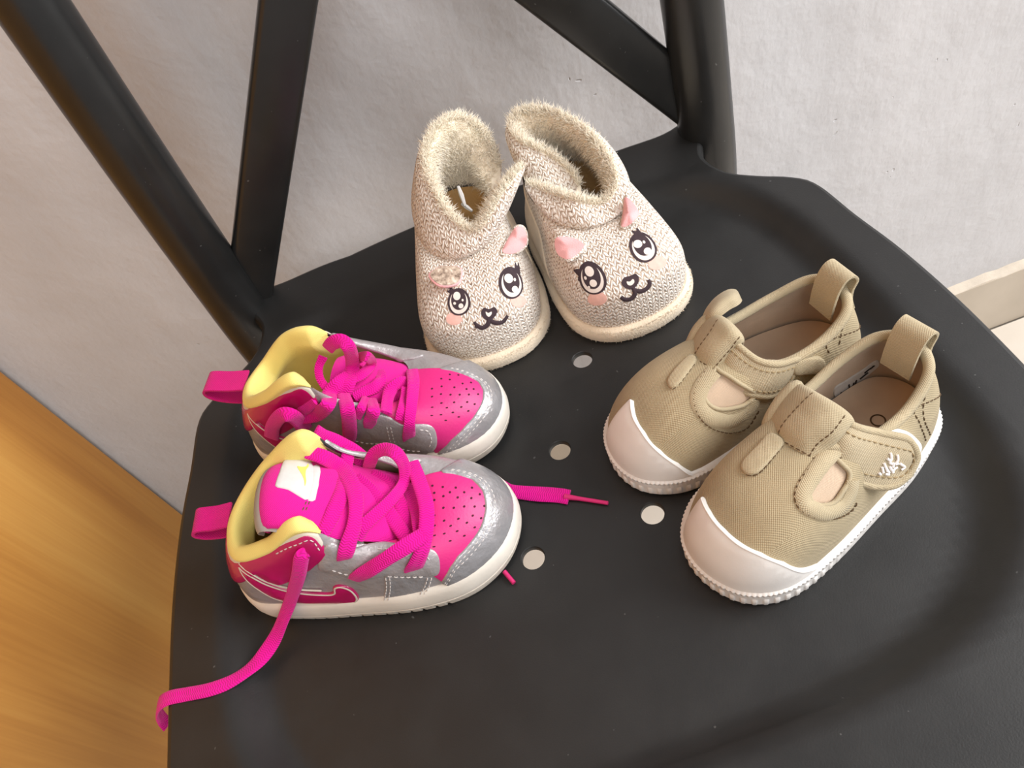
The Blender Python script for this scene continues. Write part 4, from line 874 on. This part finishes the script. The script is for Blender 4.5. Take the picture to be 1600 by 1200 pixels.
# printed label inside, size mark on the insole
lb = MB(); decal(lb, S, [(0.8593, 0.2204), (0.8819, 0.2071), (0.9094, 0.2337), (0.9333, 0.3531), (0.9383, 0.2422), (0.9157, 0.0827), (0.8905, 0.0056), (0.8619, 0.0056)], -.24, 3); lab = lb.build('label', M['label_white'], tr)
mb = MB()
for path in ([(0.8681, 0.0598), (0.8738, 0.0111), (0.876, 0.0245), (0.8762, 0.0056)], [(0.8782, 0.0202), (0.8826, 0.0382), (0.8861, 0.0014), (0.8893, 0.0168)], [(0.8838, 0.0301), (0.8824, 0.1134)], [(0.8894, 0.0041), (0.8914, 0.0887)], [(0.8938, 0.0125), (0.8957, 0.1099)],
             [(0.9024, 0.0956), (0.9089, 0.1227), (0.9175, 0.1599)], [(0.9108, 0.1753), (0.9172, 0.2113), (0.9235, 0.2409)], [(0.8762, 0.0056), (0.8762, 0.0056)], [(0.9215, 0.2206), (0.9297, 0.2778)]):
    stroke(mb, S, path, .045, off=-.26, n=10, flat=.6)
mb.build('lettering', M['ink'], lab)
c = [(2.96, 0.28, 1.6)][0]; mb = MB(); a = np.linspace(0, 2*np.pi, 24, endpoint=False); tube(mb, np.c_[c[0]+.30*np.cos(a), c[1]+.30*np.sin(a), np.full(24, 1.57)], .035, 6, closed=True); mb.build('size_mark', M['stitch_brown'], tr)
# back shoe
tl = tag(empty('canvas_shoe', 'tl'), 'back khaki canvas toddler shoe half hidden behind the front one, nearer the booties', 'shoe', 'pair of khaki canvas shoes')
CUT = [(0.4379, 0.9193), (0.4044, 0.8071), (0.3856, 0.7271), (0.359, 0.657), (0.3255, 0.588), (0.2957, 0.5465), (0.2754, 0.5352), (0.2634, 0.6181), (0.2966, 0.7676), (0.3548, 0.8847)]
S = tan_shoe('tl', mir(z3(TAN_OUT, 0))[:, :2], tl, [(0.3262, 0.0056), (0.3452, 0.0111), (0.371, 0.1697), (0.4076, 0.298), (0.4561, 0.3974), (0.503, 0.4441), (0.5364, 0.4802)], CUT, (.60, 1.30))
cb = cord(S, [(0.4281, 0.8945), (0.4201, 0.8134), (0.4083, 0.7481), (0.3859, 0.6699), (0.3561, 0.5862), (0.3202, 0.4838), (0.2908, 0.4034), (0.2723, 0.3948), (0.2614, 0.4561), (0.2619, 0.5516)], .36, M['binding'], tl, 'cutout_binding', off=.0, n=70, flat=.25)
stitches(S, [[(0.4547, 0.8737), (0.4347, 0.7893), (0.4116, 0.7091), (0.3796, 0.613), (0.3448, 0.4948), (0.3121, 0.37), (0.2842, 0.2533), (0.2598, 0.195), (0.2482, 0.3601)]], M['stitch_brown'], cb, off=.06, dash=.19, gap=.08, r=.032)
sl = patch('cutout_binding', S, [(0.5163, 0.7292), (0.5025, 0.7115), (0.486, 0.7115), (0.4883, 0.7541), (0.505, 0.8158), (0.5296, 0.8718), (0.5536, 0.8664), (0.5444, 0.8282)], M['binding'], tl, off=.16, step=.25)
stitches(S, [[(0.4792, 0.7059), (0.4813, 0.7533), (0.4979, 0.8205), (0.5197, 0.876)]], M['stitch_brown'], sl, off=.05, dash=.19, gap=.07, r=.03)
lp, st, T = loop_and_strap('tl', tl)
solid_sheet('strap_end', SHAPES['tl_far'], .26, M['twill'], tl, 16, 30)
ht = patch('hook_tape', S, [(0.2285, 0.5163), (0.2199, 0.6396), (0.2055, 0.7739), (0.1805, 0.7581), (0.1559, 0.6246), (0.1583, 0.4696), (0.1776, 0.4014), (0.1968, 0.3318), (0.2127, 0.2962)], M['velcro'], tl, off=.14, step=.3, label='dull khaki hook tape')
patch('strap_base', S, [(0.2087, 0.9217), (0.1895, 0.9123), (0.1656, 0.7755), (0.157, 0.6442), (0.1627, 0.5353), (0.1873, 0.652), (0.205, 0.7478)], M['binding'], tl, off=.24, step=.25)
stitches(S, [[(0.9905, 0.4389), (0.9738, 0.0611), (1.1291, 0.8832), (1.1402, 0.6126)], [(0.0587, 0.9311), (0.1008, 0.9017), (0.1216, 0.6951)]], M['stitch_brown'], tl, off=.03, dash=.22, gap=.1, r=.03)
heel_loop(tl, [(2.2,.1,4.3),(2.1,.1,5.1),(1.9,.1,5.9),(1.6,.1,6.35),(1.2,.1,6.4),(.95,.1,6.0),(1.15,.1,5.5),(1.15,.1,4.9),(.95,.1,4.2)], 1.45, M['binding'])

# ---------------------------------------------------------------- knitted booties
def strands(name, P, N, m, parent, length=.42, r=.028, lean=.8, kind='stuff', dirs=None):
    """loose pile: one thin spike per root"""
    n = len(P); rnd = rng.normal(0, 1, (n, 3)); D = N+lean*rnd*.6; D[:, 2] -= .15
    if dirs is not None: D = D+dirs
    D /= np.linalg.norm(D, axis=1, keepdims=True); L = length*rng.uniform(.55, 1.25, n)[:, None]
    a = np.cross(D, rng.normal(0, 1, (n, 3))); a /= np.linalg.norm(a, axis=1, keepdims=True); b = np.cross(D, a)
    bend = rng.normal(0, .18, (n, 3))*L
    v = [P+a*r, P-.5*a*r+.87*b*r, P-.5*a*r-.87*b*r]; mid = P+D*L*.55; v2 = [mid+(x-P)*.8 for x in v]; tip = P+D*L+bend
    V = np.stack(v+v2+[tip], 1).reshape(-1, 3); F = []
    for k in range(n):
        o = 7*k; F += [(o, o+1, o+4, o+3), (o+1, o+2, o+5, o+4), (o+2, o, o+3, o+5), (o+3, o+4, o+6), (o+4, o+5, o+6), (o+5, o+3, o+6)]
    return mk(name, V, F, m, parent, kind=kind)
def sample_on(G, k):
    """random points and normals on a grid of points"""
    nv, nu = G.shape[:2]; A = G[:-1, :-1]; U = G[:-1, 1:]-A; Vv = G[1:, :-1]-A; C_ = np.cross(U, Vv); w = np.linalg.norm(C_, axis=2).ravel(); i = rng.choice(len(w), k, p=w/w.sum())
    a = rng.random((k, 1)); b = rng.random((k, 1)); N = C_.reshape(-1, 3)[i]; N /= np.linalg.norm(N, axis=1, keepdims=True)
    return A.reshape(-1, 3)[i]+a*U.reshape(-1, 3)[i]+b*Vv.reshape(-1, 3)[i], N
def cuff(nm, root, top, tb, sgn, shrink, th=.62):
    """open collar strip: knit outside, rolled rim, fur inside"""
    S = SHAPES[nm+'_foot']; top = np.asarray(top, float); tb = np.asarray(tb, float); n = 120; u = np.linspace(0, 1, n)
    bot = S.P(tb, np.full(len(tb), .885)); cen = bot.mean(0); sh = np.asarray(shrink, float)[:, None]; bot = bot+(cen-bot)*sh*np.array([1, 1, 0])
    Tt = cr_open(top, u); Bt = cr_open(bot, u)
    tan = np.gradient(Tt, axis=0); o = np.cross(tan, [0, 0, 1.0])*sgn; o[:, 2] = 0; o /= np.maximum(np.linalg.norm(o, axis=1, keepdims=True), 1e-9)
    for _ in range(14): o[1:-1] = (o[:-2]+o[1:-1]*2+o[2:])/4; o /= np.linalg.norm(o, axis=1, keepdims=True)
    upv = Tt-Bt; upv /= np.maximum(np.linalg.norm(upv, axis=1, keepdims=True), 1e-9); end = np.clip(np.minimum(u, 1-u)*14+.45, .45, 1)[:, None]; h = th/2*end
    L = np.linalg.norm(Tt-Bt, axis=1, keepdims=True)
    k = [Bt-.0*o, Bt+(Tt-Bt)*.33+o*h*1.2, Tt-upv*np.minimum(.5, L*.3)+o*h*1.35, Tt-upv*.05+o*h*.95, Tt+upv*h*.75+o*h*.1]
    f = [k[-1], Tt+upv*h*.45-o*h*1.0, Tt-upv*.45-o*h*2.2, Bt+(Tt-Bt)*.35-o*h*2.5, Bt-o*h*1.9-np.array([0, 0, .6])]
    def cols(k, m): k = np.stack(k); return np.stack([cr_open(k[:, i], np.linspace(0, 1, m)) for i in range(n)], 1)
    A, Bf = cols(k, 18), cols(f, 16)
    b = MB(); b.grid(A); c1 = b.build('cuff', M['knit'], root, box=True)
    # close the two short ends
    b = MB(); b.grid(Bf)
    for i in (0, n-1):
        a = A[:, i]; q = Bf[::-1, i][-16:]; m_ = min(len(a), len(q)); E_ = np.stack([a[np.linspace(0, 17, 16).astype(int)], Bf[::-1, i]], 0); b.grid(np.stack([E_[0], E_[0]*.5+E_[1]*.5, E_[1]]))
    c2 = b.build('fur_lining', M['fur'], root)
    # orientation of the fur side
    P, N = sample_on(Bf, 7000); mid = Bf[8, :, :]; 
    i = 8*(n-1)
    Nn = np.cross(Bf[6, 1:]-Bf[6, :-1], Bf[7, :-1]-Bf[6, :-1]); s_ = 1 if np.sum(Nn*-o[:-1]) > 0 else -1
    rp, rn = sample_on(Bf[:5], 3400)
    strands('fur', np.concatenate([P, rp]), np.concatenate([N*s_, rn*s_+np.array([0, 0, .5])]), M['fur'], c2, .50, .021)
    return c1, c2
def ear(root, outline, back, front, depth=.35, bulge=.12, inner=.86):
    """padded ear flap: outline points run round the edge"""
    E = cr_per(np.asarray(outline, float), np.linspace(0, 1, 40, endpoint=False)); c = E.mean(0); A = np.cross(np.roll(E, -1, 0)-c, E-c).mean(0); nrm = A/np.linalg.norm(A)
    camv = np.array(CAM_LOCAL[root.name]); nrm = nrm if np.dot(nrm, camv) > 0 else -nrm
    b = MB(); V = [c-nrm*depth]; 
    rings = [(c+(E-c)*.6)-nrm*depth*.85, (c+(E-c)*.95)-nrm*depth*.4, E, c+(E-c)*.93+nrm*bulge*.5, c+(E-c)*.5+nrm*bulge, ]
    V = np.concatenate([[c-nrm*depth]]+rings+[[c+nrm*bulge]]); F = []; n = 40
    for i in range(n):
        j = (i+1) % n; F.append((0, 1+j, 1+i))
        for r in range(len(rings)-1): a = 1+r*n; F.append((a+i, a+j, a+n+j, a+n+i))
        a = 1+(len(rings)-1)*n; F.append((a+i, a+j, len(V)-1))
    b.add(V, F); e = b.build('ear', M[back], root, box=True)
    b = MB(); rr = [c+(E-c)*inner+nrm*(bulge*.5+.035), c+(E-c)*.5+nrm*(bulge+.04)]; V = np.concatenate(rr+[[c+nrm*(bulge+.045)]]); F = []
    sk = c+(E-c)*inner+nrm*(bulge*.5-.1); V = np.concatenate([V, sk])
    for i in range(n):
        j = (i+1) % n; F += [(i, j, n+j, n+i), (n+i, n+j, 2*n), (2*n+1+i, 2*n+1+j, j, i)]
    b.add(V, F); b.build('ear_lining', M[front], e); return e
def affine(S, q, pts):
    c, a, b = np.array(q[0]), np.array(q[1])-q[0], np.array(q[2])-q[0]; return [tuple(c+a*x+b*y) for x, y in pts]
def ell(cx, cy, rx, ry, n=14, a0=0, a1=360):
    return [(cx+rx*math.cos(math.radians(a)), cy+ry*math.sin(math.radians(a))) for a in np.linspace(a0, a1, n, endpoint=(a1-a0) < 360)]
def eye(S, root, q, lash, hi, name='eye'):
    """printed eye: dark rim and iris, pale crescent, highlights (units: half width, half height, y down)"""
    d = MB(); decal(d, S, affine(S, q, ell(0, 0, 1, 1, 20)), .03)
    for l in lash: decal(d, S, affine(S, q, l), .028, 2)
    e = d.build(name, M['print_dark'], root)
    w0 = MB(); decal(w0, S, affine(S, q, ell(0, .03, .80, .84, 18)), .038); w0.build('eye_white', M['print_white'], e)
    ir = MB(); decal(ir, S, affine(S, q, ell(0, -.16, .66, .74, 18)), .046); ir.build('iris', M['print_dark'], e); w_ = MB()
    for x, y, rx, ry in hi: decal(w_, S, affine(S, q, ell(x, y, rx, ry, 9)), .056, 2)
    w_.build('eye_highlight', M['print_white'], e); return e
def bootie(nm, out, root):
    S = SHAPES[nm+'_foot']
    def mod(li, z, q, arc, zz, ii): return zz, ii
    so = sole_band('sole_band', out, [(0, .22), (.06, .06), (.28, -.04), (.58, -.05), (.80, .0), (.94, .12), (1.0, .28), (.92, .5)], M['suede'], root, 200, mod)
    q = cr_per(np.asarray(out, float), np.linspace(0, 1, 400, endpoint=False)); d = np.roll(q, -1, 0)-np.roll(q, 1, 0); o = np.stack([-d[:, 1], d[:, 0], np.zeros(400)], 1); o /= np.linalg.norm(o, axis=1, keepdims=True)
    k = rng.integers(0, 400, 4200); zz = rng.uniform(.1, .95, 4200); P = np.c_[q[k], zz]; strands('nap', P-o[k]*(.02+.2*np.clip(zz-.8, 0, 1))[:, None], o[k]+np.array([0, 0, .5]), M['suede'], so, .10, .015)
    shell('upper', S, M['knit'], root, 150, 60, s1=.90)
    shell('inner_lining', S, M['fur_deep'], root, 90, 20, off=-.4, rev=True, s1=.58)
    inner_floor('insole', out, 1.1, 1.0, M['fur_deep'], root)
    ts = np.linspace(.74, 1.26, 24); patch('heel_counter', S, [(t, .02) for t in ts]+[(t, .72-.5*abs((t-1)/.26)**3) for t in ts[::-1]], M['suede'], root, off=.09, step=.4, curve=False)
    return S
CAM_LOCAL = {}
def camdir(o, fr):
    v = Vector((-0.000777, -0.217520, 0.786314))-o.location; a = -math.radians(FRAMES[fr][2])
    CAM_LOCAL[o.name] = (v.x*math.cos(a)-v.y*math.sin(a), v.x*math.sin(a)+v.y*math.cos(a), v.z)
# left bootie
bl = tag(empty('bootie', 'bl'), 'left cream knitted bootie with a tall open collar and one ear folded down', 'bootie', 'pair of furry knitted booties'); camdir(bl, 'bl')
S = bootie('bl', BOOT_OUT, bl)
cuff('bl', bl, [(6.74, 4.74, 7.65), (8.12, 3.15, 7.22), (9.13, 1.19, 6.04), (8.24, 0.03, 6.54), (6.5, -0.61, 7.47), (4.5, -0.74, 8.35), (2.61, 0.07, 8.85), (1.46, 1.37, 8.72), (1.34, 2.55, 7.96), (2.07, 3.24, 7.09), (3.26, 3.41, 5.87)],
     [.30, .40, .5, .58, .67, .76, .86, .96, 1.05, 1.13, 1.2], -1, [0]*11)
ear(bl, [(10.44, -1.94, 5.46), (10.14, -1.33, 5.53), (10.08, -0.67, 5.35), (10.27, -0.09, 5.05), (11.03, -0.32, 4.84), (11.33, -0.9, 4.97), (11.25, -1.54, 5.25)], 'ear_pink', 'knit', inner=.9, depth=.45)
ear(bl, [(10.02, 2.16, 5.07), (8.88, 2.85, 5.18), (8.75, 3.43, 5.6), (8.77, 3.86, 5.4), (9.17, 3.92, 5.0), (9.37, 3.66, 4.4), (10.06, 2.82, 4.65)], 'knit', 'ear_pink')
eye(S, bl, [(0.532, 0.6311), (0.5056, 0.6253), (0.5339, 0.5597)], [[(-.7, -.6), (-1.15, -.75), (-.85, -.85), (-1.0, -1.15), (-.4, -.85)]], [(-.15, -.42, .33, .30), (.18, .30, .20, .18), (-.35, .1, .12, .10), (.35, -.1, .09, .09)])
eye(S, bl, [(0.3962, 0.591), (0.3628, 0.5387), (0.4127, 0.5197)], [[(.5, -.75), (.75, -1.2), (.85, -.95), (1.15, -1.1), (.9, -.4)]], [(-.22, -.30, .34, .28), (.15, .38, .24, .2), (.25, -.2, .1, .1)])
mb = MB(); decal(mb, S, [(0.4883, 0.5428), (0.4804, 0.5658), (0.4712, 0.5474), (0.4603, 0.5447), (0.4571, 0.5136), (0.4657, 0.4835), (0.4784, 0.4731), (0.487, 0.5113)], .03)
stroke(mb, S, [(0.4772, 0.4874), (0.4831, 0.4456), (0.4954, 0.4349), (0.5044, 0.477)], [.11, .13, .13, .10]); stroke(mb, S, [(0.4764, 0.4808), (0.4697, 0.4374), (0.4563, 0.4098), (0.442, 0.4409)], [.11, .13, .12, .09]); stroke(mb, S, [(0.5068, 0.5003), (0.5038, 0.4654), (0.5074, 0.4521)], [.08, .1, .08])
ms = mb.build('nose_and_mouth', M['print_dark'], bl)
mb = MB(); decal(mb, S, [(0.4789, 0.5405), (0.4748, 0.5268), (0.4681, 0.5262), (0.4698, 0.5105), (0.476, 0.5009), (0.4795, 0.52)], .045, 2); mb.build('nose_highlight', M['print_white'], ms)
mb = MB(); decal(mb, S, affine(S, [(0.4026, 0.4726), (0.3846, 0.4227), (0.4086, 0.4298)], ell(0, 0, 1, 1)), .018); mb.build('cheek', M['blush'], bl)
mb = MB(); decal(mb, S, affine(S, [(0.5469, 0.5414), (0.5295, 0.5387), (0.5469, 0.5036)], ell(0, 0, 1, 1)), .018); mb.build('cheek', M['blush'], bl)
mb = MB()
for p in ([(4.85, 0.78, 6.47), (5.54, 0.85, 6.34), (6.04, 0.88, 5.9)], [(5.75, 0.73, 5.93), (6.03, 0.96, 5.77), (6.31, 1.19, 5.61)]): tube(mb, p, [.10, .14, .08], 6)
mb.build('size_tag', M['label_white'], bl)
# right bootie
br = tag(empty('bootie', 'br'), 'right cream knitted bootie with a collapsed, curled-in collar and two pink ears', 'bootie', 'pair of furry knitted booties'); camdir(br, 'br')
S = bootie('br', mir(z3(BOOT_OUT, 0))[:, :2], br)
cuff('br', br, [(5.56, -2.95, 6.63), (6.84, -2.12, 6.3), (8.33, -1.15, 6.16), (8.83, -0.01, 5.63), (8.72, 0.99, 5.83), (7.87, 1.64, 6.39), (6.48, 1.77, 6.99), (4.75, 1.54, 7.49), (2.89, 0.9, 7.82), (1.4, -0.07, 7.9), (0.79, -1.29, 7.9), (1.42, -2.13, 7.66), (2.83, -2.1, 7.41), (4.1, -1.32, 7.01), (5.17, -0.57, 6.25), (6.4, -0.27, 5.61)],
     [.70, .63, .56, .5, .42, .34, .25, .17, .08, 0, -.07, -.14, -.2, -.26, -.33, -.4], 1, [0,0,0,0,0,0,0,0,0,0,0,.1,.3,.45,.55,.6])
ear(br, [(9.32, -3.17, 5.13), (9.23, -2.83, 5.48), (9.68, -1.96, 5.24), (10.39, -1.63, 5.03), (10.78, -2.19, 4.95), (10.91, -2.96, 4.97), (9.96, -3.28, 4.79)], 'knit', 'ear_pink')
ear(br, [(10.24, 0.42, 5.03), (9.37, 0.99, 5.29), (9.36, 1.24, 6.2), (9.55, 1.54, 6.0), (9.76, 1.87, 5.0), (10.5, 1.18, 5.17), (10.49, 0.71, 5.01)], 'knit', 'ear_pink')
eye(S, br, [(0.5929, 0.5739), (0.5589, 0.5847), (0.5947, 0.4762)], [[(-.75, -.55), (-1.35, -.45), (-1.0, -.15), (-1.1, .1), (-.85, .1)]], [(-.05, -.45, .34, .28), (.05, .22, .26, .22), (-.45, -.1, .1, .1), (-.3, .45, .08, .08)])
eye(S, br, [(0.4547, 0.653), (0.4246, 0.6345), (0.4648, 0.5768)], [[(-.1, -.9), (-.2, -1.3), (.1, -1.1), (.35, -1.3), (.4, -.8)]], [(-.3, -.28, .34, .26), (.15, .35, .28, .22), (.2, -.25, .1, .1)])
mb = MB(); decal(mb, S, [(0.5343, 0.5298), (0.5256, 0.5575), (0.5126, 0.5554), (0.5016, 0.5542), (0.4995, 0.5254), (0.5072, 0.4888), (0.5194, 0.466), (0.5306, 0.4933)], .03)
stroke(mb, S, [(0.5172, 0.4786), (0.5171, 0.4248), (0.5246, 0.3848), (0.536, 0.3931), (0.5429, 0.4312)], [.11, .13, .14, .13, .10]); stroke(mb, S, [(0.5155, 0.453), (0.5061, 0.4212), (0.4942, 0.4204), (0.4857, 0.4452), (0.4845, 0.4838)], [.11, .13, .13, .12, .09])
ms = mb.build('nose_and_mouth', M['print_dark'], br)
mb = MB(); decal(mb, S, [(0.524, 0.5314), (0.5185, 0.5246), (0.5109, 0.5324), (0.5113, 0.5101), (0.5191, 0.4974), (0.5242, 0.5091)], .045, 2); mb.build('nose_highlight', M['print_white'], ms)
mb = MB(); decal(mb, S, affine(S, [(0.5905, 0.4312), (0.5691, 0.454), (0.5874, 0.3681)], ell(0, 0, 1, 1)), .018); mb.build('cheek', M['blush'], br)
mb = MB(); decal(mb, S, affine(S, [(0.4509, 0.5422), (0.4312, 0.5283), (0.4523, 0.5008)], ell(0, 0, 1, 1)), .018); mb.build('cheek', M['blush'], br)
